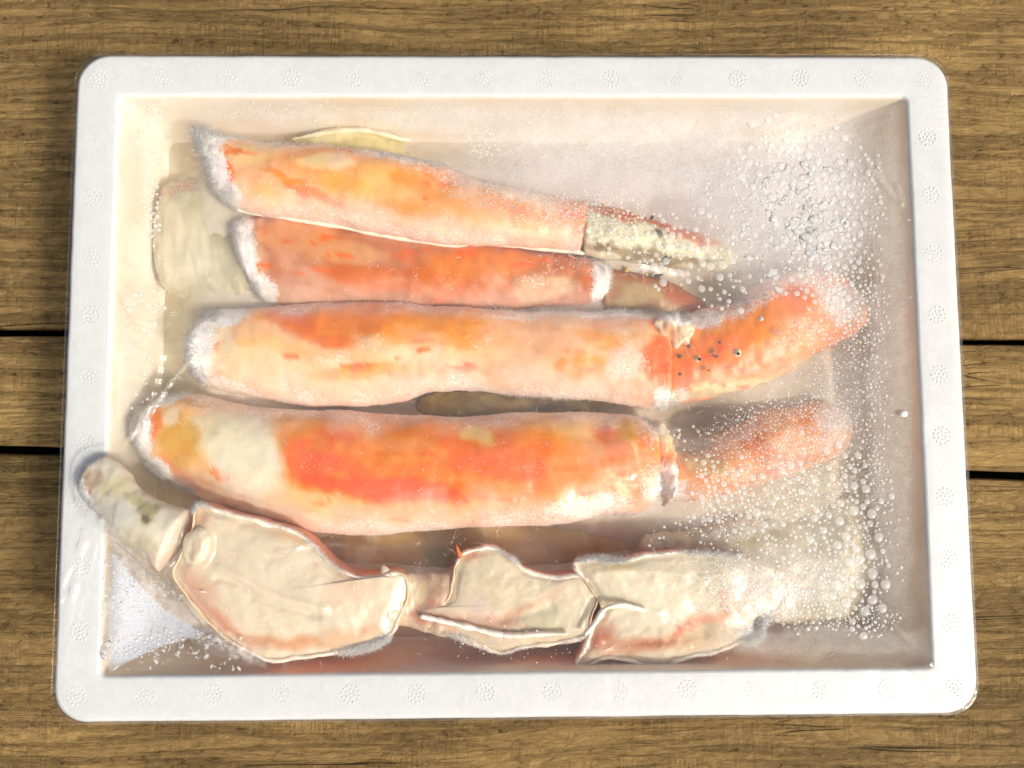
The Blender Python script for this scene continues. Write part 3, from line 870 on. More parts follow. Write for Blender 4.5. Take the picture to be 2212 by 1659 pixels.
# ---- third leg
lg = empty('crab_limb', tuple(P(1000, 770, Z_FLOOR)))
tag(lg, 'third crab leg down, orange and pink with a red claw segment curving up right', 'crab leg', GROUP)
c1 = tube('leg_segment', zz([(424, 730, 424, 790), (445, 688, 440, 822), (500, 669, 500, 846), (580, 665, 580, 866), (680, 658, 680, 879), (780, 655, 780, 880), (870, 657, 870, 869), (940, 660, 935, 849), (1020, 665, 1020, 846), (1120, 671, 1120, 853), (1230, 675, 1230, 862), (1340, 672, 1340, 876), (1400, 676, 1405, 886), (1448, 690, 1448, 876)], [.048, .050, .050, .050], [15, 18, 19, 18, 18, 17]), lg, MAT_SHELL,
          (244, 196, 168), [(800, 690, 240, 44, 2, (230, 130, 62), .95), (640, 700, 60, 28, 20, (222, 104, 56), .85), (960, 730, 130, 40, 0, (238, 150, 90), .8), (720, 740, 70, 16, 5, (226, 100, 48), .8), (600, 760, 80, 24, 0, (238, 184, 122), .7), (560, 800, 130, 40, 4, (248, 222, 196), .8), (640, 840, 170, 20, 4, (246, 214, 180), .85),
                            (480, 745, 50, 60, 0, (246, 228, 204), .85), (478, 758, 20, 10, -35, (236, 140, 96), .8), (640, 782, 20, 8, 0, (228, 90, 34), .9), (790, 800, 36, 8, 0, (222, 70, 30), .95), (740, 790, 40, 10, 0, (248, 226, 204), .8), (870, 780, 40, 16, 0, (250, 226, 196), .8), (920, 748, 18, 8, 0, (224, 86, 36), .9), (985, 804, 44, 9, -4, (214, 70, 36), .95), (1070, 805, 36, 12, -10, (230, 110, 58), .9), (850, 815, 140, 20, 0, (244, 160, 106), .7), (900, 840, 160, 14, 2, (250, 216, 190), .8),
                            (1130, 745, 110, 50, 0, (238, 178, 150), .85), (1150, 800, 110, 30, 0, (248, 196, 176), .85), (1250, 800, 60, 26, 0, (240, 140, 78), .85), (1290, 740, 60, 24, 20, (234, 150, 92), .8), (1340, 790, 50, 30, -30, (250, 214, 200), .9), (1330, 700, 80, 20, 0, (228, 120, 86), .7), (1420, 705, 40, 20, 0, (222, 80, 34), .9), (1410, 790, 36, 60, 10, (220, 88, 54), .85), (1380, 850, 60, 24, 10, (236, 156, 128), .8), (1060, 690, 200, 16, 2, (232, 168, 128), .6)],
          [(436, 760, 54, 90, 0, 1.0), (490, 690, 70, 34, 0, .95), (500, 830, 70, 22, 14, .6), (560, 830, 120, 30, 4, .35), (1250, 682, 200, 14, 2, .75), (1110, 690, 60, 12, 0, .55), (1180, 850, 140, 10, 4, .45), (1350, 790, 60, 40, 0, .45), (1430, 860, 30, 30, 0, .7), (1450, 700, 26, 30, 0, .75), (740, 775, 60, 16, 0, .4)], .035, .04, 240, 76, .9, .2, 61, veil=.4, flank=.85, sat=1.45)
c2 = tube('claw_segment', zz([(1432, 700, 1436, 866), (1500, 674, 1500, 866), (1565, 655, 1575, 850), (1620, 624, 1640, 832), (1680, 594, 1705, 798), (1740, 575, 1775, 758), (1805, 592, 1828, 732), (1868, 660, 1870, 712)], [.050, .052, .052, .048], [14, 16, 16, 15, 13, 10]), lg, MAT_SHELL,
          (238, 136, 84), [(1540, 770, 130, 50, -8, (240, 124, 44), .95), (1460, 775, 30, 50, 0, (236, 108, 40), .9), (1680, 690, 60, 60, -30, (236, 120, 60), .85), (1720, 620, 90, 40, -20, (226, 130, 104), .75), (1800, 660, 60, 50, 20, (246, 180, 160), .8), (1790, 690, 20, 20, 0, (232, 106, 56), .9), (1830, 715, 40, 14, 10, (196, 128, 84), .7), (1560, 842, 150, 16, -8, (236, 222, 180), .95), (1500, 858, 80, 9, 0, (160, 136, 84), .6), (1700, 800, 70, 14, -28, (214, 190, 150), .7), (1650, 735, 16, 9, 0, (110, 80, 60), .6),
                           (1510, 762, 8, 6, 0, (70, 64, 56), .8), (1488, 800, 10, 7, 0, (90, 84, 80), .7), (1545, 795, 8, 5, 0, (120, 90, 60), .6), (1460, 745, 9, 7, 0, (90, 74, 74), .7)],
          [(1600, 650, 120, 40, -25, .62), (1740, 600, 80, 50, 0, .6), (1790, 660, 70, 50, 30, .72), (1700, 740, 80, 50, -30, .4), (1500, 690, 60, 30, 0, .7), (1460, 860, 30, 20, 0, .6)], .03, .10, 150, 64, 1.0, .35, 65, veil=.25, flank=.5, sat=1.4)
c3 = tube('joint_tissue', zz([(1405, 690, 1420, 735), (1440, 676, 1452, 760), (1475, 684, 1480, 750), (1505, 700, 1500, 735)], .0625, [3, 5, 5, 3]), lg, MAT_FLESH,
          (244, 214, 196), [(1440, 720, 24, 16, 0, (238, 150, 110), .6)], [(1460, 690, 40, 20, 0, .8)], .2, .2, 60, 36, 2.6, 1.2, 67)
for (u, v, z, r, cc, h) in ((1592, 762, .067, 2.6, (236, 228, 196), 1.0), (1508, 775, .067, 1.7, (232, 214, 170), .9), (1642, 690, .066, 2.4, (240, 220, 206), .9)):
    wart(lg, u, v, z, r, cc, (.1, -.1, 1), h)
for (u, v, z, r, cc, h) in ((1470, 770, .0665, 1.0, (120, 84, 60), .7), (1488, 748, .067, .9, (96, 80, 70), .7), (1530, 800, .066, 1.0, (104, 82, 60), .7), (1556, 740, .067, .9, (120, 90, 66), .7), (1470, 808, .065, 1.1, (110, 92, 80), .7), (1620, 720, .067, 1.2, (150, 100, 70), .8), (1548, 770, .068, .8, (90, 72, 56), .7), (1840, 705, .056, 1.1, (110, 90, 70), .8)):
    wart(lg, u, v, z, r, cc, (.1, -.1, 1), h)
for (u, v, z) in ((1596, 764, .0696), (1512, 776, .0687)):
    wart(lg, u, v, z, .8, DK, (.2, -.2, 1), .9)
frost_on(lg, [c1, c2, c3], 9000, [(426, 760, 24, 70, 4.2, 1700), (470, 690, 40, 18, 3.6, 700), (440, 815, 40, 20, 3.2, 500), (1300, 676, 170, 10, 2.8, 1500), (1450, 690, 40, 18, 4.0, 700), (1120, 672, 80, 8, 2.2, 400), (1200, 856, 160, 8, 1.4, 500), (1430, 874, 40, 14, 3.2, 500), (1700, 585, 110, 26, 2.4, 1000), (1840, 640, 40, 50, 2.4, 700), (1560, 650, 80, 16, 2.4, 600)], .051)

# ---- fourth leg, the biggest
lg = empty('crab_limb', tuple(P(950, 1010, Z_FLOOR)))
tag(lg, 'big glossy orange crab leg in the middle, the thickest one', 'crab leg', GROUP)
d1 = tube('leg_segment', zz([(310, 905, 312, 955), (328, 876, 322, 992), (370, 856, 362, 1025), (430, 852, 425, 1066), (510, 873, 500, 1100), (600, 883, 590, 1126), (700, 887, 690, 1150), (800, 891, 795, 1156), (900, 896, 900, 1146), (1000, 898, 1000, 1141), (1100, 894, 1100, 1139), (1200, 890, 1200, 1134), (1300, 892, 1300, 1114), (1370, 900, 1365, 1108), (1425, 925, 1422, 1082)], [.050, .052, .053, .053, .052], [13, 17, 20, 21, 21, 20, 18]), lg, MAT_SHELL,
          (244, 196, 160), [(900, 950, 330, 62, 2, (236, 138, 62), .95), (1000, 1010, 320, 80, 0, (240, 118, 58), .85), (720, 990, 90, 60, -10, (238, 104, 42), .95), (860, 1050, 200, 26, 4, (236, 90, 36), .85), (1040, 940, 40, 18, 0, (250, 206, 160), .85), (1080, 1010, 120, 30, 0, (238, 110, 44), .8), (850, 1105, 50, 14, 0, (240, 106, 44), .85), (780, 1100, 90, 22, 0, (248, 190, 156), .75), (1000, 1090, 260, 20, 0, (246, 164, 130), .8), (760, 1135, 160, 18, 4, (250, 214, 190), .9), (1100, 1125, 180, 16, 0, (248, 196, 172), .85), (900, 905, 360, 10, 1, (208, 130, 66), .8), (1250, 1010, 70, 70, 0, (246, 160, 128), .75), (1330, 990, 30, 90, -30, (220, 88, 48), .85), (1360, 930, 50, 30, 0, (214, 152, 84), .8), (1400, 990, 30, 60, -20, (228, 116, 70), .8), (1390, 1070, 40, 30, 0, (228, 116, 84), .8), (960, 1060, 40, 10, 0, (230, 78, 30), .7),
                            (560, 990, 80, 100, -10, (244, 236, 222), .97), (490, 930, 50, 40, 0, (236, 226, 204), .85), (420, 960, 46, 60, 10, (206, 160, 98), .85), (352, 930, 26, 50, 10, (236, 138, 106), .9), (400, 905, 24, 18, -30, (246, 226, 206), .9), (430, 870, 60, 10, 10, (190, 132, 80), .8), (400, 1020, 50, 22, 25, (226, 130, 90), .85), (460, 1050, 40, 16, 30, (240, 130, 50), .9), (520, 1080, 60, 18, 25, (232, 196, 146), .8), (620, 1105, 90, 18, 8, (248, 226, 204), .85), (460, 975, 14, 9, 0, (226, 214, 176), .6)],
          [(322, 940, 38, 90, 0, 1.0), (360, 1010, 50, 32, 30, .9), (370, 865, 50, 18, -16, .75), (420, 1050, 40, 20, 30, .6), (1260, 1090, 120, 34, -6, .6), (1400, 1040, 40, 60, 0, .5), (1390, 930, 40, 40, 0, .45), (700, 1000, 60, 40, 0, .25), (1180, 1110, 160, 24, 0, .42), (600, 1130, 100, 14, 10, .4)], .03, .04, 250, 80, .8, .15, 71, veil=.3, flank=.8, sat=1.45)
d2 = tube('claw_segment', zz([(1425, 955, 1430, 1085), (1500, 978, 1512, 1082), (1570, 930, 1602, 1060), (1640, 897, 1680, 1032), (1710, 880, 1750, 1010), (1772, 868, 1805, 986), (1822, 892, 1830, 945)], [.048, .050, .050, .047], [12, 13, 14, 14, 11]), lg, MAT_SHELL,
          (240, 166, 130), [(1490, 1030, 60, 40, 0, (240, 154, 112), .8), (1510, 1000, 40, 20, 0, (222, 196, 150), .7), (1610, 930, 34, 50, 10, (216, 104, 48), .92), (1730, 915, 30, 22, 0, (226, 128, 70), .9), (1660, 990, 100, 30, -14, (240, 150, 118), .8), (1790, 940, 40, 50, 0, (246, 190, 170), .8), (1700, 1000, 110, 10, -20, (222, 130, 96), .7), (1470, 960, 40, 20, 0, (222, 210, 166), .8)],
          [(1450, 1060, 40, 40, 0, .65), (1700, 960, 120, 50, -20, .4), (1790, 900, 50, 40, 0, .6)], .04, .10, 130, 56, 1.0, .35, 75, veil=.4, flank=.6)
d3 = tube('joint_tissue', zz([(1385, 905, 1372, 960), (1425, 915, 1415, 1000), (1452, 950, 1440, 1040), (1470, 1010, 1440, 1085), (1462, 1060, 1425, 1100)], .058, [4, 7, 8, 8, 4]), lg, MAT_FLESH,
          (240, 214, 186), [(1400, 930, 30, 20, 0, (224, 190, 130), .7), (1425, 1010, 24, 50, -20, (232, 128, 84), .8), (1450, 1070, 24, 24, 0, (244, 190, 168), .7)], [(1440, 1040, 40, 50, 0, .85), (1430, 925, 30, 24, 0, .6)], .2, .2, 70, 36, 2.4, 1.2, 77)
frost_on(lg, [d1, d2, d3], 8000, [(312, 935, 24, 70, 4.4, 1700), (345, 1015, 40, 22, 3.6, 900), (372, 858, 50, 14, 2.8, 700), (410, 1055, 40, 16, 2.4, 350), (1420, 1050, 24, 60, 3.2, 1000), (1400, 925, 34, 26, 2.8, 500), (1300, 1108, 120, 12, 1.8, 600), (1800, 900, 50, 40, 2.0, 500)], .052)


# ---- the split leg along the bottom: cut halves with the flesh up
def resample(poly, n):
    poly = np.asarray(poly, float); m_ = len(poly)
    ext = np.concatenate([poly[-2:], poly, poly[:3]])
    # closed Catmull-Rom
    out = []
    for i in range(m_):
        p0, p1, p2, p3 = ext[i + 1], ext[i + 2], ext[i + 3], ext[i + 4]
        for t in np.linspace(0, 1, 12, endpoint=False):
            out.append(.5 * ((2 * p1) + (-p0 + p2) * t + (2 * p0 - 5 * p1 + 4 * p2 - p3) * t * t + (-p0 + 3 * p1 - 3 * p2 + p3) * t ** 3))
    out = np.array(out)
    d = np.r_[0, np.cumsum(np.linalg.norm(np.diff(np.r_[out, out[:1]], axis=0), axis=1))]
    s = np.linspace(0, d[-1], n, endpoint=False)
    cl = np.r_[out, out[:1]]
    return np.stack([np.interp(s, d, cl[:, 0]), np.interp(s, d, cl[:, 1])], 1)


def fix_normals(o, up=False):
    import bmesh
    bm = bmesh.new(); bm.from_mesh(o.data); bmesh.ops.recalc_face_normals(bm, faces=bm.faces)
    if up and sum(f.normal.z * f.calc_area() for f in bm.faces) < 0: bmesh.ops.reverse_faces(bm, faces=bm.faces)
    bm.to_mesh(o.data); bm.free()


def half_leg(parent, outline, zfun, depth, dome, base, patches, frost, seed, ridges=(), lipc=(250, 238, 220), out_col=(222, 140, 104), nfl=220, rings=46, cen=None, nolip=()):
    o2 = resample(outline, nfl)
    z = zfun(o2[:, 0], o2[:, 1])
    O = P(o2[:, 0], o2[:, 1], z)
    # rough, wavy cut line
    T = np.roll(O, -1, 0) - np.roll(O, 1, 0); T /= np.linalg.norm(T, axis=1, keepdims=True)
    Nn = np.stack([T[:, 1], -T[:, 0], 0 * T[:, 0]], 1)
    area = np.sum(O[:, 0] * np.roll(O[:, 1], -1) - np.roll(O[:, 0], -1) * O[:, 1])
    if area < 0: Nn = -Nn
    O = O + Nn * (.7 * MM * fbm(O, 160, 3, seed))[:, None]
    C = O.mean(0) if cen is None else P(cen[0], cen[1], zfun(np.array(cen[0]), np.array(cen[1])))
    # flesh
    rr = np.linspace(0.02, 1, rings) ** .8
    edge = O - Nn * .9 * MM
    V = C[None, None] + (edge - C)[None] * rr[:, None, None]
    p2 = V.copy()
    uu, vv = UV(V)
    V[..., 2] = zfun(uu, vv) + (dome * (1 - rr ** 3) - 1.1 * smooth(.86, .97, rr))[:, None] * MM
    Vn = np.stack([V[..., 0], V[..., 1], 0 * V[..., 0]], -1)
    V[..., 2] += (.9 * fbm(Vn, 80, 4, seed + 2) + .3 * fbm(Vn, 300, 3, seed + 3) * smooth(.03, .2, rr)[:, None]) * MM
    for (pts, wdt, hgt) in ridges:
        q = catmull(np.array(pts, float), np.linspace(0, 1, 60))
        dd = np.full(uu.shape, 1e9)
        for k in range(60): dd = np.minimum(dd, (uu - q[k, 0]) ** 2 + (vv - q[k, 1]) ** 2)
        V[..., 2] += .7 * hgt * MM * np.exp(-dd / wdt ** 2)
    col = paint(V, base, patches, frost, seed, float(np.mean(z)), 1.9, 1.02)
    idx = np.arange(rings * nfl).reshape(rings, nfl); j = np.roll(idx, -1, 1)
    F = [tuple(q) for q in np.stack([idx[:-1].ravel(), j[:-1].ravel(), j[1:].ravel(), idx[1:].ravel()], 1).tolist()]
    cI = rings * nfl
    F += [(cI, (k + 1) % nfl, k) for k in range(nfl)]
    V0 = V[0].mean(0)
    fl = mesh_obj('flesh', np.r_[V.reshape(-1, 3), V0[None]], F, MAT_FLESH, parent, col=np.r_[col.reshape(-1, 4), col[0].mean(0)[None]])
    fix_normals(fl, True)
    # shell: inner lip, crest, outside, bowl
    wv = 1 + .8 * fbm(O, 140, 3, seed + 7)
    lw_ = np.ones(nfl)
    for (bu, bv, ru, rv) in nolip:
        lw_ = np.minimum(lw_, 1 - smooth(1.25, .6, np.sqrt(((o2[:, 0] - bu) / ru) ** 2 + ((o2[:, 1] - bv) / rv) ** 2)))
    lw_ = np.clip(lw_ * (1 + .5 * fbm(O, 90, 3, seed + 17)), .12, 1.25)
    wv = wv * (.35 + .65 * lw_)
    fcl = lin(*base) * np.array([.95, .78, .66])
    rows, cols = [], []
    for off, dz, c_, fr in ((-1.9, -1.3, (232, 190, 160), .1), (-1.4, -.2, lipc, .3), (-.8, .25, lipc, .5), (-.1, .15, lipc, .55), (.5, -.3, (242, 188, 162), .25), (.9, -1.6, out_col, .1)):
        q = O + Nn * (off * MM * wv)[:, None]; q[:, 2] += ((dz if dz < 0 else dz * lw_) + .4 * fbm(O, 220, 2, seed + 8)) * MM; rows.append(q)
        k_ = np.clip(lw_, 0, 1)[:, None]
        cols.append(np.concatenate([lin(*c_) * k_ + fcl * (1 - k_), fr * k_], 1))
    for f, dz in ((.97, .45), (.85, .78), (.6, .95), (.3, 1.0)):
        q = C + (O - C) * f; q[:, 2] = np.maximum(O[:, 2] - dz * depth * MM, Z_FLOOR + .001); rows.append(q)
        cols.append(np.tile(np.r_[lin(*out_col), 0], (nfl, 1)))
    S_ = np.array(rows); cc = np.array(cols); m_ = len(S_)
    idx = np.arange(m_ * nfl).reshape(m_, nfl); j = np.roll(idx, -1, 1)
    F = [tuple(q) for q in np.stack([idx[:-1].ravel(), j[:-1].ravel(), j[1:].ravel(), idx[1:].ravel()], 1).tolist()]
    F.append(tuple(idx[-1].tolist()))
    sh = mesh_obj('shell', S_.reshape(-1, 3), F, MAT_SHELL, parent, col=cc.reshape(-1, 4))
    fix_normals(sh)
    CONTENT.append(V.reshape(-1, 3)); CONTENT.append(S_[:6].reshape(-1, 3))
    lipsurf = (None, S_[1:5].reshape(-1, 3), np.tile((Nn * .8 + np.array([0, 0, .6]))[None], (4, 1, 1)).reshape(-1, 3), cc[1:5].reshape(-1, 4))
    nf = grid_normals(V); nf = np.where(nf[..., 2:3] < 0, -nf, nf)
    return (fl, V.reshape(-1, 3), nf.reshape(-1, 3), col.reshape(-1, 4)), lipsurf


lg = empty('split_crab_limb', tuple(P(900, 1300, Z_FLOOR)))
tag(lg, 'crab leg split lengthwise along the bottom showing cream flesh and white shell edges', 'crab leg', GROUP)
zE = lambda u, v: .083 - (u - 400) * 2.6e-5 - (v - 1250) * 1.2e-5
E_out = [(425, 1088), (470, 1101), (540, 1120), (600, 1135), (650, 1156), (690, 1192), (722, 1224), (765, 1243), (810, 1247), (850, 1238), (878, 1250), (880, 1290), (862, 1335), (850, 1368), (815, 1391), (760, 1406), (700, 1416), (640, 1424), (590, 1430), (545, 1414), (500, 1388), (450, 1348), (405, 1292), (372, 1242), (388, 1200), (412, 1148)]
e1 = half_leg(lg, E_out, zE, 40, 2.4, (234, 218, 192), [(600, 1240, 160, 80, 25, (230, 218, 196), .6), (640, 1160, 90, 14, 22, (222, 178, 134), .7), (760, 1275, 50, 30, 0, (230, 188, 154), .7), (430, 1130, 26, 40, 0, (224, 178, 138), .8), (480, 1340, 80, 14, 42, (218, 140, 98), .9), (620, 1393, 120, 14, 2, (216, 152, 104), .95), (760, 1370, 70, 16, -10, (220, 168, 118), .8), (500, 1260, 50, 14, -30, (240, 222, 200), .8), (430, 1270, 24, 50, -30, (222, 160, 126), .7)],
              [(840, 1380, 60, 18, -30, .6)], 81, [([(478, 1222), (530, 1250), (600, 1285), (700, 1312)], 8, 1.4), ([(470, 1250), (520, 1262), (580, 1300), (690, 1330)], 7, -1.5), ([(520, 1130), (620, 1165), (680, 1215)], 8, -1.0), ([(500, 1370), (620, 1400), (760, 1385)], 9, -1.2)], nolip=[(400, 1200, 70, 150), (470, 1370, 90, 70), (870, 1290, 26, 70)])
zF = lambda u, v: .068 - (v - 1300) * 2e-5 + 0 * u
F_out = [(990, 1203), (1020, 1186), (1065, 1182), (1100, 1203), (1140, 1232), (1200, 1246), (1258, 1243), (1292, 1285), (1278, 1330), (1264, 1376), (1200, 1392), (1130, 1400), (1082, 1413), (1030, 1395), (970, 1372), (905, 1352), (872, 1328), (900, 1312), (960, 1300), (978, 1255)]
f1 = half_leg(lg, F_out, zF, 34, 1.8, (234, 218, 192), [(1080, 1260, 90, 50, 20, (238, 222, 190), .7), (1120, 1320, 90, 12, -22, (214, 148, 108), .85), (1060, 1345, 90, 20, 5, (230, 186, 158), .8), (1190, 1340, 70, 40, 0, (216, 208, 176), .7), (950, 1335, 60, 14, 16, (216, 150, 120), .85), (1010, 1205, 24, 12, -10, (226, 140, 96), .8), (1040, 1310, 30, 26, 0, (242, 222, 212), .7)],
              [(1100, 1370, 80, 16, 0, .35)], 85, [([(1010, 1330), (1080, 1340), (1190, 1310)], 9, -1.0), ([(1000, 1250), (1080, 1270), (1160, 1300)], 12, .8)], cen=(1110, 1305), nolip=[(960, 1260, 50, 60), (1280, 1310, 30, 60)])
zG = lambda u, v: .069 - (v - 1300) * 2.5e-5 + 0 * u
G_out = [(1240, 1218), (1290, 1204), (1345, 1210), (1400, 1197), (1480, 1192), (1560, 1197), (1640, 1217), (1700, 1262), (1682, 1318), (1644, 1345), (1640, 1376), (1600, 1390), (1540, 1413), (1482, 1424), (1420, 1446), (1368, 1432), (1310, 1424), (1256, 1444), (1244, 1430), (1262, 1402), (1280, 1352), (1302, 1318), (1268, 1262)]
g1 = half_leg(lg, G_out, zG, 34, 2.0, (236, 222, 198), [(1450, 1290, 140, 60, 0, (242, 230, 202), .8), (1330, 1225, 50, 12, 0, (222, 206, 158), .8), (1590, 1280, 50, 24, -10, (238, 170, 132), .85), (1480, 1360, 120, 14, -22, (232, 150, 106), .9), (1400, 1390, 110, 16, 0, (208, 130, 82), .92), (1300, 1370, 26, 40, 10, (206, 116, 80), .9), (1520, 1380, 60, 16, -20, (236, 206, 158), .8), (1360, 1320, 60, 26, -20, (240, 230, 206), .8)],
              [(1640, 1370, 50, 26, 0, .8), (1560, 1230, 120, 40, 0, .3), (1300, 1210, 60, 10, 0, .4)], 89, [([(1300, 1330), (1340, 1312), (1370, 1306), (1420, 1325)], 7, 1.4), ([(1310, 1390), (1400, 1385), (1520, 1370)], 10, -1.4), ([(1290, 1235), (1380, 1232), (1480, 1240)], 8, .9)], cen=(1440, 1310), nolip=[(1690, 1270, 60, 60), (1280, 1290, 30, 40), (1600, 1210, 60, 20)])
# torn membrane joining the pieces
tm = tube('membrane', zz([(830, 1240, 840, 1352), (890, 1238, 885, 1352), (945, 1240, 940, 1366), (1010, 1236, 1010, 1376)], [.066, .0635, .065], [4, 3, 4]), lg, MAT_FLESH,
          (226, 194, 164), [(915, 1320, 40, 30, 0, (196, 118, 84), .8), (930, 1270, 40, 26, 0, (190, 150, 112), .7), (890, 1280, 30, 40, 0, (226, 204, 164), .7)], [(945, 1260, 30, 16, 0, .3)], .06, .06, 90, 48, 1.4, .5, 91, sat=1.0)
t2 = lip('shell_edge', [(1262, 1372), (1285, 1345), (1305, 1316), (1340, 1306), (1370, 1312), (1395, 1318)], [.0715, .0735, .0725], 1.2, lg, (250, 240, 222), 92, .2)
t3 = lip('shell_edge', [(905, 1330), (960, 1342), (1020, 1356), (1090, 1372), (1160, 1370), (1230, 1368)], .0705, 1.3, lg, (250, 236, 222), 93, .3)
wart(lg, 992, 1196, .071, 1.2, (214, 122, 70), (-.35, 1, .2), 3.4)
wart(lg, 830, 1230, .071, 2.2, (240, 224, 196), (-.4, 1, .2), .9)
# knob of the joint riding over the rim
k1 = tube('joint_knob', zz([(190, 1000, 176, 1040), (230, 985, 182, 1075), (270, 1010, 215, 1115), (310, 1060, 262, 1150), (360, 1088, 308, 1195), (415, 1105, 355, 1240)], [.078, .079, .079, .0785, .078], [4, 6, 9, 12, 14]), lg, MAT_SHELL,
          (244, 234, 212), [(212, 1035, 28, 30, 20, (224, 196, 164), .9), (205, 1062, 8, 8, 0, (206, 150, 110), .9), (262, 1050, 26, 26, 0, (238, 226, 172), .8), (290, 1120, 40, 30, 30, (242, 238, 222), .9), (300, 1085, 30, 14, 30, (212, 200, 140), .8), (340, 1100, 26, 16, 20, (190, 178, 110), .8), (345, 1108, 14, 6, 20, (90, 84, 52), .8), (330, 1160, 40, 26, 30, (228, 214, 180), .8), (350, 1215, 30, 26, 0, (240, 206, 184), .6)],
          [(190, 1060, 14, 60, -30, .8), (200, 1000, 30, 16, 0, .5)], .12, .05, 110, 60, 1.3, .25, 95, sat=.9)
k2 = tube('joint_knob', zz([(400, 1150, 392, 1215), (436, 1144, 420, 1222), (452, 1165, 444, 1210)], .0830, [3, 3.6, 3]), lg, MAT_FLESH,
          (242, 230, 198), [(428, 1185, 10, 26, 10, (226, 190, 150), .5)], [], .3, .3, 50, 32, 1.2, .5, 97, sat=.8)
frost_on(lg, [e1[0], f1[0], g1[0], k1], 2600)
frost_on(lg, [e1[1], f1[1], g1[1]], 7000, [(800, 1396, 90, 26, 3.2, 1100), (1300, 1206, 70, 16, 3.0, 800), (1640, 1365, 50, 40, 4.2, 1400), (1560, 1196, 110, 14, 2.4, 700), (700, 1190, 70, 60, 1.6, 400), (1100, 1205, 60, 20, 1.8, 300), (1010, 1380, 120, 20, 1.6, 400), (430, 1090, 40, 14, 2.4, 300)], .072)
CONTENT_FROST_TOP = .0

# ------------------------------------------------------------------ the film
GX, GY, K = 470, 350, 8
FA, FB, FR = a + .0001, b_ + .0001, .0162
hx, hy = 2 * FA / GX, 2 * FB / GY
xs = -FA + hx * (np.arange(GX + 1 + 2 * K) - K)
ys = -FB + hy * (np.arange(GY + 1 + 2 * K) - K)
X, Y = np.meshgrid(xs, ys)
over = np.maximum(np.maximum(np.abs(X) - FA, np.abs(Y) - FB), 0)
Xc, Yc = np.clip(X, -FA, FA), np.clip(Y, -FB, FB)
qx, qy = np.abs(Xc) - (FA - FR), np.abs(Yc) - (FB - FR)
cor = (qx > 0) & (qy > 0)
sc = np.where(cor, np.maximum(qx, qy) / (np.sqrt(qx ** 2 + qy ** 2) + 1e-12), 1)
Xf = np.where(cor, np.sign(Xc) * (FA - FR + qx * sc), Xc)
Yf = np.where(cor, np.sign(Yc) * (FB - FR + qy * sc), Yc)
# heights of what lies in the box
cell = 0.0016
cw, ch = int(BW / cell) + 3, int(BH / cell) + 3
Hm = np.full((ch, cw), -1.0)
for Vc in CONTENT:
    ix = np.round((Vc[:, 0] + BW / 2) / cell).astype(int); iy = np.round((Vc[:, 1] + BH / 2) / cell).astype(int)
    ok = (ix >= 0) & (ix < cw) & (iy >= 0) & (iy < ch)
    np.maximum.at(Hm, (iy[ok], ix[ok]), Vc[ok, 2])
Hp = Hm.copy()
for dy in (-1, 0, 1):
    for dx in (-1, 0, 1):
        Hp = np.maximum(Hp, np.roll(np.roll(Hm, dy, 0), dx, 1))
fx = np.clip((Xf + BW / 2) / cell, 0, cw - 1.001); fy = np.clip((Yf + BH / 2) / cell, 0, ch - 1.001)
i0, j0 = fy.astype(int), fx.astype(int)
ty, tx = fy - i0, fx - j0
Hc = (Hp[i0, j0] * (1 - ty) * (1 - tx) + Hp[i0, j0 + 1] * (1 - ty) * tx + Hp[i0 + 1, j0] * ty * (1 - tx) + Hp[i0 + 1, j0 + 1] * ty * tx)
rimd = np.maximum(np.abs(Xf) - ia, np.abs(Yf) - ib)
low = np.where(rimd > -.001, Z_RIM + .0010, -1)
low = np.maximum(low, np.where(Hc > 0, Hc + .0014, -1))
sag = Z_RIM + .0010 - .007 * smooth(0.0, .03, -rimd)
Zf = np.maximum(sag, low)
for it in range(260):
    av = Zf.copy()
    av[1:-1, 1:-1] = .25 * (Zf[2:, 1:-1] + Zf[:-2, 1:-1] + Zf[1:-1, 2:] + Zf[1:-1, :-2])
    Zf = np.maximum(.985 * av + .015 * sag, low)
pz = np.stack([Xf, Yf, Xf * 0], -1)
inside = smooth(0.001, -.01, rimd)
Zf += .0006 * np.abs(fbm(pz, 38, 4, 301)) + inside * .0005 * fbm(pz * np.array([1, 3, 1]), 30, 3, 302)
Uf, Vf_ = UV(np.stack([Xf, Yf, Zf], -1))


def seg_dist(pts, n=80):
    q = catmull(np.array(pts, float), np.linspace(0, 1, n))
    dd = np.full(Uf.shape, 1e9)
    for k in range(n): dd = np.minimum(dd, (Uf - q[k, 0]) ** 2 + (Vf_ - q[k, 1]) ** 2)
    return np.sqrt(dd)


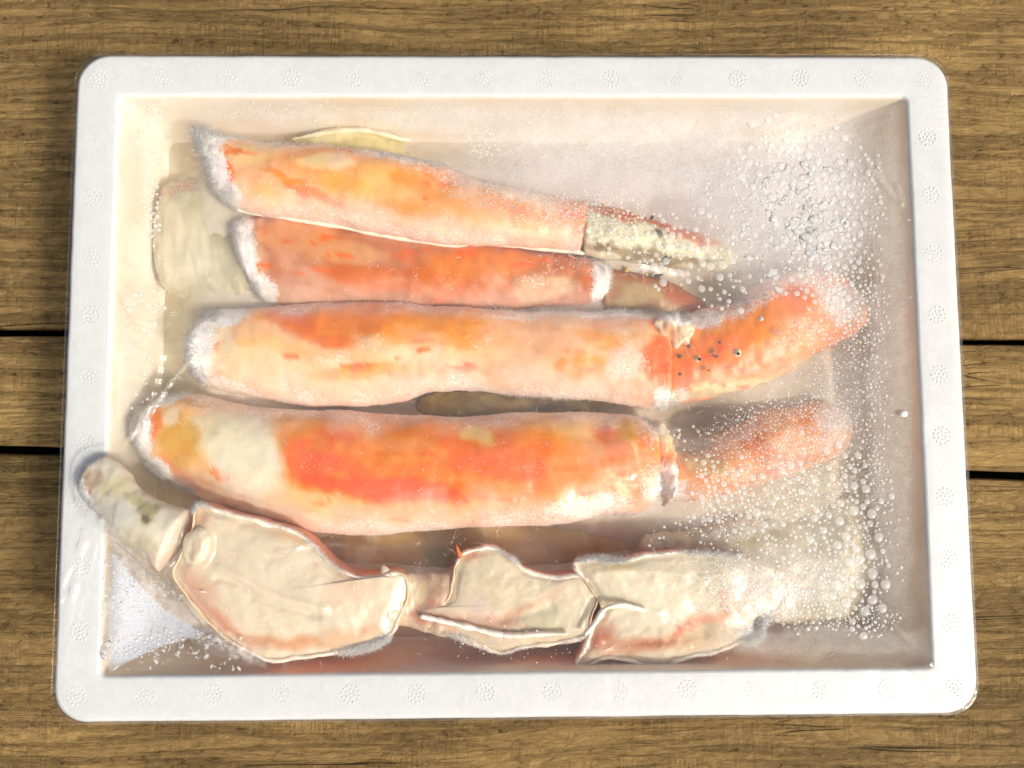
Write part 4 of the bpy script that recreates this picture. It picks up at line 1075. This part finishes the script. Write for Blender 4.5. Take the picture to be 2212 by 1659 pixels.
# folds and creases of the film
fog = np.zeros(Xf.shape)
fcol = np.empty(Xf.shape + (3,)); fcol[:] = (.94, .92, .915)
folds = [([(268, 962), (300, 920), (345, 860), (378, 815), (412, 780)], 4, 1.5, .30), ([(250, 900), (252, 820), (262, 740)], 6, 1.0, .12), ([(150, 1160), (180, 1120), (215, 1090)], 6, 1.5, .15), ([(160, 1290), (178, 1200), (196, 1130)], 5, 1.5, .2),
         ([(140, 1190), (175, 1160), (215, 1150)], 4, 1.2, .12), ([(1870, 350), (1920, 420), (1948, 440), (1935, 400)], 4, .9, .22), ([(1890, 330), (1905, 390), (1950, 440)], 3, .8, .15), ([(1925, 1350), (1965, 1390), (2010, 1430)], 4, 1.0, .15),
         ([(905, 1415), (970, 1435), (1030, 1452)], 4, .8, .1), ([(180, 170), (240, 215), (300, 240)], 4, .7, .08), ([(200, 150), (255, 195)], 4, .7, .08), ([(570, 1440), (540, 1420), (500, 1400)], 5, 1.2, .3), ([(330, 1170), (420, 1290), (520, 1400)], 6, 1.2, .25),
         ([(285, 990), (310, 930), (330, 850), (352, 760)], 7, 1.6, .12), ([(262, 640), (300, 700), (338, 730), (400, 742)], 7, 1.4, .14), ([(275, 560), (320, 600), (380, 618), (450, 600)], 6, 1.2, .1), ([(300, 470), (350, 520), (420, 540)], 6, 1.2, .1), ([(128, 1300), (150, 1230), (190, 1170), (220, 1120)], 6, 1.8, .1), ([(122, 1380), (150, 1330), (168, 1260)], 6, 1.4, .08),
         ([(600, 1190), (700, 1170), (800, 1180), (900, 1172)], 6, 1.0, .08)]
for k_ in range(7):           # fans of tight creases pulling at the corners and at the joint that rides over the rim
    folds.append(([(196 + 3 * k_, 1128 + 5 * k_), (160 + 2 * k_, 1165 + 26 * k_), (124 + k_, 1180 + 44 * k_)], 4.5, .9, .07))
    folds.append(([(262 + 14 * k_, 222 + 3 * k_), (222 + 12 * k_, 176 + 5 * k_), (196 + 12 * k_, 138)], 4.5, .6, .05))
    folds.append(([(2010 - 9 * k_, 1432 + k_), (2046 - 4 * k_, 1480 + 2 * k_), (2080 - 12 * k_, 1530)], 4.5, .6, .05))
    folds.append(([(1955, 225 + 14 * k_), (1990, 205 + 12 * k_), (2035, 190 + 14 * k_)], 4.5, .5, .05))
for k_ in range(9):
    u0_ = 300 + 14 * k_
    folds.append(([(262 + 4 * k_, 640 + 34 * k_), (u0_, 690 + 26 * k_), (u0_ + 60, 700 + 20 * k_)], 4.5, .9, .06))
for pts, wd, hg, fg in folds:
    e = np.exp(-(seg_dist(pts) / wd) ** 2)
    Zf += e * hg * MM * .85
    fog = np.maximum(fog, fg * e)
wb = np.stack([Uf / 60, Vf_ / 60, Uf * 0], -1)
wu, wv_ = Uf + 20 * fbm(wb, 1, 4, 401), Vf_ + 20 * fbm(wb, 1, 4, 402)


def fogblob(u, v, ru, rv, rot, st, hard=.5):
    c, s = math.cos(math.radians(rot)), math.sin(math.radians(rot))
    e = np.sqrt((((wu - u) * c + (wv_ - v) * s) / ru) ** 2 + ((-(wu - u) * s + (wv_ - v) * c) / rv) ** 2)
    return st * smooth(1.3, hard, e)


for q in ((1400, 330, 420, 110, 4, .55), (1720, 430, 270, 200, 0, .62), (1200, 250, 760, 46, 0, .42), (1760, 430, 140, 130, 0, .18), (1120, 440, 260, 60, 12, .20), (1780, 640, 140, 110, 0, .22), (1780, 1160, 190, 200, 0, .20), (1850, 860, 90, 150, 0, .26), (1700, 1240, 160, 90, 0, .32),
          (300, 500, 50, 300, 0, .18), (640, 230, 420, 30, 0, .14), (480, 420, 120, 100, 0, .05), (1640, 1290, 120, 60, 0, .2), (1450, 1060, 100, 90, 0, .1), (900, 430, 300, 80, 8, .05), (220, 1080, 70, 110, -30, .10), (1930, 800, 60, 640, 0, .58), (1800, 1390, 300, 40, 0, .45), (1000, 1400, 500, 30, 0, .06)):  # rime; right and lower wall strips thickened to brighten the shade there
    fog = np.maximum(fog, fogblob(*q)) if q[5] > .2 else fog + fogblob(*q) * .8
warm = np.maximum(smooth(1800, 1930, Uf), smooth(1330, 1400, Vf_) * smooth(1200, 1500, Uf))[..., None]
fcol = fcol * (1 - warm) + np.array([.96, .90, .82]) * warm          # warm rime tint painted in to lighten the shaded right and lower walls
# white rime along the stretched film of the lower left corner
fog = np.maximum(fog, .85 * np.exp(-(seg_dist([(215, 1110), (250, 1180), (320, 1262), (400, 1340), (470, 1390), (545, 1418)]) / 22) ** 2) * (0.6 + .5 * fbm(wb, 6, 3, 403)))
fog = np.maximum(fog, .75 * np.exp(-(seg_dist([(190, 1050), (200, 1090), (225, 1130)]) / 9) ** 2))
# sky reflection on the folded sheet in that corner, painted as pale blue rime
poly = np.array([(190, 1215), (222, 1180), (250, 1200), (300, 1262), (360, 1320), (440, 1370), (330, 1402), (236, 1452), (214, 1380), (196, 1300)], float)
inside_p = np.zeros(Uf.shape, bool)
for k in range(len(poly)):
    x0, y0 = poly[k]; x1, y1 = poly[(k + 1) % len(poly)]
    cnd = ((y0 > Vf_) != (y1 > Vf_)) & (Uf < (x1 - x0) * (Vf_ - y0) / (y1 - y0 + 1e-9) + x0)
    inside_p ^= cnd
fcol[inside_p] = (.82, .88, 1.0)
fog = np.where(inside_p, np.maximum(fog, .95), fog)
fog = np.maximum(fog, .075 + .06 * np.clip(fbm(wb, .5, 3, 404), -1, 1))
fog *= smooth(.0, -.010, rimd) * .94 + .06

skirt = np.clip(over / (K * hx), 0, 1)
Zf = np.where(over > 0, Z_RIM + .0012 - .007 * skirt ** 1.2, Zf)
nrm_x = np.sign(Xf) * (np.abs(Xf) > FA - FR); nrm_y = np.sign(Yf) * (np.abs(Yf) > FB - FR)
Zf = np.where((over == 0) & (rimd > RW - .0012), Z_RIM + .0006, Zf)
film_V = np.stack([Xf, Yf, Zf], -1)
film_V[..., 0] -= np.sign(Xf) * skirt * .0002; film_V[..., 1] -= np.sign(Yf) * skirt * .0002
film = empty('plastic_film', (0, 0, Z_RIM))
tag(film, 'clear frosted plastic film stretched over the foam box and its crab legs', 'plastic film')
m_, n_ = Xf.shape
idx = np.arange(m_ * n_).reshape(m_, n_)
F = np.stack([idx[:-1, :-1].ravel(), idx[:-1, 1:].ravel(), idx[1:, 1:].ravel(), idx[1:, :-1].ravel()], 1)
mesh_obj('sheet', film_V.reshape(-1, 3), F, MAT_FILM, film, col=np.concatenate([fcol, np.clip(fog, 0, .95)[..., None]], -1).reshape(-1, 4), colname='fog')


def film_z(x, y):
    gx = np.clip((x + FA) / hx + K, 0, n_ - 1.001); gy = np.clip((y + FB) / hy + K, 0, m_ - 1.001)
    i, j = gy.astype(int), gx.astype(int); ty, tx = gy - i, gx - j
    return Zf[i, j] * (1 - ty) * (1 - tx) + Zf[i, j + 1] * (1 - ty) * tx + Zf[i + 1, j] * ty * (1 - tx) + Zf[i + 1, j + 1] * ty * tx


# ---- droplets frozen to the film: (u, v, su, sv, rot, count, r min, r max, power) in image pixels
CL = [(1700, 960, 90, 80, 0, 1900, .9, 3.0, 2.5), (1790, 960, 80, 110, 0, 2400, .9, 3.0, 2.5), (1845, 780, 45, 110, 0, 1300, .9, 2.8, 2.2), (1640, 930, 90, 35, -25, 1100, .9, 2.2, 2), (1780, 1180, 100, 110, 0, 1300, 1.2, 6.0, 3.4), (1860, 1270, 40, 60, 0, 90, 4, 12.5, 1.6), (1720, 1310, 110, 28, 6, 1300, 1.3, 4.0, 2.2), (1880, 1340, 45, 22, 0, 260, 1.5, 4.5, 2), (1780, 1060, 90, 70, 0, 90, 4, 10, 1.5), (1850, 1150, 40, 110, 0, 60, 4, 11, 1.5),
      (1600, 1080, 60, 40, 0, 420, 1.5, 6.5, 2.6), (1560, 1130, 50, 30, 0, 200, 1.5, 4, 2), (1560, 1040, 40, 40, 0, 120, 2, 7, 2), (1680, 1240, 120, 40, 0, 1200, 1.0, 2.6, 2), (1900, 1050, 18, 170, 0, 500, 1.3, 4, 2),
      (1760, 340, 80, 50, 0, 150, 2, 9, 2.2), (1800, 420, 60, 70, 0, 200, 2, 9, 2.2), (1740, 500, 90, 70, 0, 220, 2, 8, 2.2), (1660, 340, 40, 50, 0, 60, 2, 10, 1.8), (1880, 470, 22, 90, 0, 220, 1.4, 5, 2), (1800, 590, 60, 40, 0, 200, 2, 7, 2.2), (1860, 620, 30, 60, 0, 260, 1.6, 5.5, 2.2), (1820, 640, 45, 50, 0, 220, 1.5, 5, 2), (1880, 700, 28, 60, 0, 360, 1.4, 4, 2),
      (1520, 520, 70, 40, 0, 90, 3, 9.5, 1.6), (1380, 500, 60, 40, 20, 240, 1.5, 6, 2.4), (1470, 580, 40, 30, 0, 24, 3, 9, 1.6), (1560, 610, 40, 40, 0, 40, 3, 8, 1.8), (1200, 460, 90, 26, 10, 700, 1.0, 2.6, 2), (1100, 430, 90, 26, 14, 600, 1.0, 2.2, 2), (1300, 450, 60, 26, 10, 300, 1.2, 3.4, 2),
      (1250, 350, 150, 60, 5, 1700, .8, 1.8, 2), (1450, 380, 120, 60, 0, 1200, .8, 2.0, 2), (1045, 305, 26, 18, 40, 90, 1.5, 3.6, 2), (1350, 300, 200, 30, 0, 700, .8, 1.5, 2), (1580, 430, 60, 60, 0, 220, 1.2, 4.5, 2.4),
      (322, 270, 12, 40, 20, 110, 1.2, 4.6, 2.2), (325, 330, 12, 40, 0, 130, 1.2, 4.2, 2.2), (322, 440, 12, 50, 0, 130, 1.2, 5, 2.4), (310, 660, 22, 30, 20, 60, 1.5, 5.5, 2), (300, 780, 24, 60, 0, 16, 2, 6, 1.5), (235, 1260, 22, 40, 20, 120, 1.2, 3.4, 2), (250, 1330, 26, 34, 20, 120, 1.2, 3.4, 2), (300, 1390, 50, 14, -10, 160, 1.4, 4.2, 2.2), (290, 1290, 30, 30, 40, 120, 1.2, 3.5, 2),
      (1120, 1400, 90, 20, 0, 50, 1.2, 2.6, 2), (1060, 1370, 60, 20, 0, 40, 1.2, 2.6, 2), (1360, 1400, 60, 20, 0, 50, 1.0, 2.2, 2), (400, 300, 60, 40, 0, 24, 1.2, 2.8, 2), (900, 900, 300, 250, 0, 120, .9, 1.9, 2), (1000, 1000, 300, 120, 0, 160, .8, 1.6, 2), (1200, 800, 300, 150, 0, 150, .8, 1.6, 2), (1430, 1150, 40, 60, 0, 24, 1.5, 4, 2), (700, 1300, 200, 80, 0, 70, .8, 1.6, 2), (1480, 950, 40, 26, 0, 30, 1.5, 4, 2)]
cand = []
for (u, v, su, sv, rot, cnt, r0, r1, pw) in CL:
    c, s = math.cos(math.radians(rot)), math.sin(math.radians(rot))
    g1_, g2_ = RNG.normal(size=cnt), RNG.normal(size=cnt)
    bad = g1_ ** 2 + g2_ ** 2 > 3.6; g1_[bad] *= .5; g2_[bad] *= .5
    g1_, g2_ = g1_ * su, g2_ * sv
    r = r0 + (r1 - r0) * RNG.random(cnt) ** pw
    cand.append(np.stack([u + g1_ * c - g2_ * s, v + g1_ * s + g2_ * c, r], 1))
cand = np.concatenate(cand)
cand = cand[np.argsort(-cand[:, 2])]
gridh = {}
keep = []
for (u, v, r) in cand:
    cu, cv = int(u // 14), int(v // 14)
    okk = True
    for du in (-2, -1, 0, 1, 2):
        for dv in (-2, -1, 0, 1, 2):
            for (u2, v2, r2) in gridh.get((cu + du, cv + dv), ()):
                if (u - u2) ** 2 + (v - v2) ** 2 < ((r + r2) * .93) ** 2: okk = False; break
            if not okk: break
        if not okk: break
    if okk:
        gridh.setdefault((cu, cv), []).append((u, v, r)); keep.append((u, v, r))
keep = np.array(keep)
pk = P(keep[:, 0], keep[:, 1], Z_RIM)
okm = (np.abs(pk[:, 0]) < ia - .001) & (np.abs(pk[:, 1]) < ib - .001)
keep, pk = keep[okm], pk[okm]
pk[:, 2] = film_z(pk[:, 0], pk[:, 1])
rad = keep[:, 2] * PX


def ico(sub):
    import bmesh
    bm = bmesh.new(); bmesh.ops.create_icosphere(bm, subdivisions=sub, radius=1.0)
    V = np.array([q.co[:] for q in bm.verts]); F = np.array([[q.index for q in f.verts] for f in bm.faces]); bm.free()
    return V, F


V3, F3 = ico(3); V1, F1 = ico(1); V2, F2 = ico(2)
big = None
dmesh = []
for k in range(4):
    q = V3 * (1 + .10 * fbm(V3, 1.3, 2, 500 + k))[:, None]; q[:, 2] *= .27
    me_o = mesh_obj('droplet', q, F3, MAT_DROP, film)
    dmesh.append(me_o)
NBIG = min(300, len(keep))
for i in range(NBIG):
    o = dmesh[i] if i < 4 else dmesh[i % 4].copy()
    if i >= 4: COL.objects.link(o); o.parent = film
    o.location = (pk[i, 0], pk[i, 1], pk[i, 2] - Z_RIM)
    sc_ = rad[i]
    o.scale = (sc_ * random.uniform(.92, 1.08), sc_ * random.uniform(.92, 1.08), sc_)
    o.rotation_euler = (0, 0, random.uniform(0, 6.28))


def merge(Vt, Ft, pos, r, flat):
    n = len(pos)
    V = pos[:, None] + Vt[None] * r[:, None, None] * np.array([1, 1, flat])
    F = (np.arange(n)[:, None, None] * len(Vt) + Ft[None]).reshape(-1, 3)
    return V.reshape(-1, 3), F


rest = np.arange(NBIG, len(keep))
mid = rest[keep[rest, 2] > 2.4]; tiny = rest[keep[rest, 2] <= 2.4]
Va, Fa = merge(V2, F2, pk[mid], rad[mid], .3)
Vb, Fb = merge(V1, F1, pk[tiny], rad[tiny], .4)
mesh_obj('fine_droplets', np.concatenate([Va, Vb]), np.concatenate([Fa, Fb + len(Va)]), MAT_FINE, film, kind='stuff')

# ---- irregular flakes of ice in the upper right
Vs, Fs = [], []
off = 0
FLK = [(1740, 420, 70, 50, 150, 3, 10), (1700, 500, 70, 40, 130, 3, 10), (1790, 500, 40, 40, 90, 3, 11), (1770, 530, 24, 30, 40, 5, 14), (1660, 480, 40, 30, 60, 2, 8), (1850, 480, 24, 40, 40, 2, 7), (1720, 380, 60, 30, 70, 2, 8), (1760, 450, 60, 50, 160, 1.5, 5),
       (1730, 560, 70, 26, 60, 2, 7), (250, 1400, 60, 16, 60, 2, 6), (420, 1405, 60, 14, 60, 2, 6), (300, 1300, 40, 30, 80, 1.5, 4.5), (320, 1275, 60, 14, 140, 1.5, 5), (440, 1380, 60, 10, 120, 1.5, 5), (300, 1425, 40, 10, 30, 2, 5), (620, 236, 90, 12, 60, 1.2, 3.5), (900, 250, 200, 16, 120, 1.0, 3.0), (500, 1437, 30, 8, 24, 2, 4)]
for (u, v, su, sv, cnt, r0, r1) in FLK:
    for _ in range(int(cnt * .38)):
        gu, gv = RNG.normal(size=2) * .9
        uu, vv = u + gu * su, v + gv * sv
        p = P(uu, vv, Z_RIM)
        if abs(p[0]) > ia - .001 or abs(p[1]) > ib - .001: continue
        p[2] = film_z(np.array(p[0]), np.array(p[1]))
        r = (r0 + (r1 - r0) * RNG.random() ** 2) * PX
        ang = RNG.random() * 6.28; st_ = RNG.uniform(.45, 1)
        q = V2 * (1 + .9 * fbm(V2 + RNG.random(3) * 90, 1.6, 2, 600))[:, None]
        q = q * np.array([1.35, st_, .08]) * r
        c, s = math.cos(ang), math.sin(ang)
        q = np.stack([q[:, 0] * c - q[:, 1] * s, q[:, 0] * s + q[:, 1] * c, q[:, 2]], 1) + p
        Vs.append(q); Fs.append(F2 + off); off += len(V2)
mesh_obj('ice_flakes', np.concatenate(Vs), np.concatenate(Fs), ice_material('ice_flake', .42, (.99, .99, .99)), film, kind='stuff')

# ---- needles of frost growing on the film
Vs, Fs, off = [], [], 0
NDL = [(1000, 560, 330, 90, 46), (900, 760, 380, 90, 40), (1000, 1010, 330, 80, 46), (1500, 560, 120, 60, 46), (1700, 480, 140, 130, 110), (1600, 1080, 110, 60, 90), (1820, 1120, 70, 150, 90), (320, 520, 20, 130, 50), (310, 660, 26, 34, 50), (340, 790, 40, 40, 8), (700, 1270, 200, 80, 30), (1350, 1290, 250, 70, 44), (1010, 1170, 60, 20, 14), (1640, 850, 140, 80, 60), (1480, 930, 60, 40, 24), (1860, 860, 40, 120, 50), (700, 400, 200, 60, 30), (1250, 540, 60, 30, 26), (1420, 560, 40, 30, 30), (1500, 1230, 160, 30, 30), (420, 1400, 90, 18, 30), (1880, 430, 24, 90, 26)]
for (u, v, su, sv, cnt) in NDL:
    for _ in range(cnt):
        gu, gv = RNG.normal(size=2) * .95
        u0, v0 = u + gu * su, v + gv * sv
        arms = 1 if RNG.random() < .6 else RNG.integers(2, 5)
        for _a in range(arms):
            ang = RNG.random() * 6.28; L = RNG.uniform(3, 12) if RNG.random() < .85 else RNG.uniform(12, 26)
            cur = RNG.normal() * .5
            t = np.linspace(0, 1, 6)
            an = ang + cur * t
            uu = u0 + np.cumsum(np.cos(an)) * L / 6; vv = v0 + np.cumsum(np.sin(an)) * L / 6
            p = P(uu, vv, Z_RIM)
            if np.any(np.abs(p[:, 0]) > ia - .001) or np.any(np.abs(p[:, 1]) > ib - .001): continue
            p[:, 2] = film_z(p[:, 0], p[:, 1]) + .0003
            T = np.gradient(p, axis=0); T /= np.linalg.norm(T, axis=1, keepdims=True)
            S_ = np.cross(T, (0, 0, 1.0)); wr = RNG.uniform(.05, .15) * MM * (1 - .7 * t)[:, None]
            up = np.array([0, 0, 1.0]) * wr
            rows = np.stack([p + S_ * wr, p + up, p - S_ * wr], 1)
            Vs.append(rows.reshape(-1, 3))
            for k in range(5):
                for e in range(3):
                    e2 = (e + 1) % 3
                    Fs.append((off + k * 3 + e, off + k * 3 + e2, off + (k + 1) * 3 + e2, off + (k + 1) * 3 + e))
            off += 18
mesh_obj('frost_needles', np.concatenate(Vs), np.array(Fs), MAT_NEEDLE, film, smooth_shade=False, kind='stuff')

# ---- a loose chip of ice by the right wall
q = V2 * (1 + .35 * fbm(V2, 1.1, 2, 801))[:, None] * np.array([10, 7, 4.5]) * PX
pp = P(1951, 894, Z_RIM); pp[2] = float(film_z(np.array(pp[0]), np.array(pp[1]))) + .0008
mesh_obj('ice_chip', q + pp, F2, MAT_NEEDLE, film, smooth_shade=False)
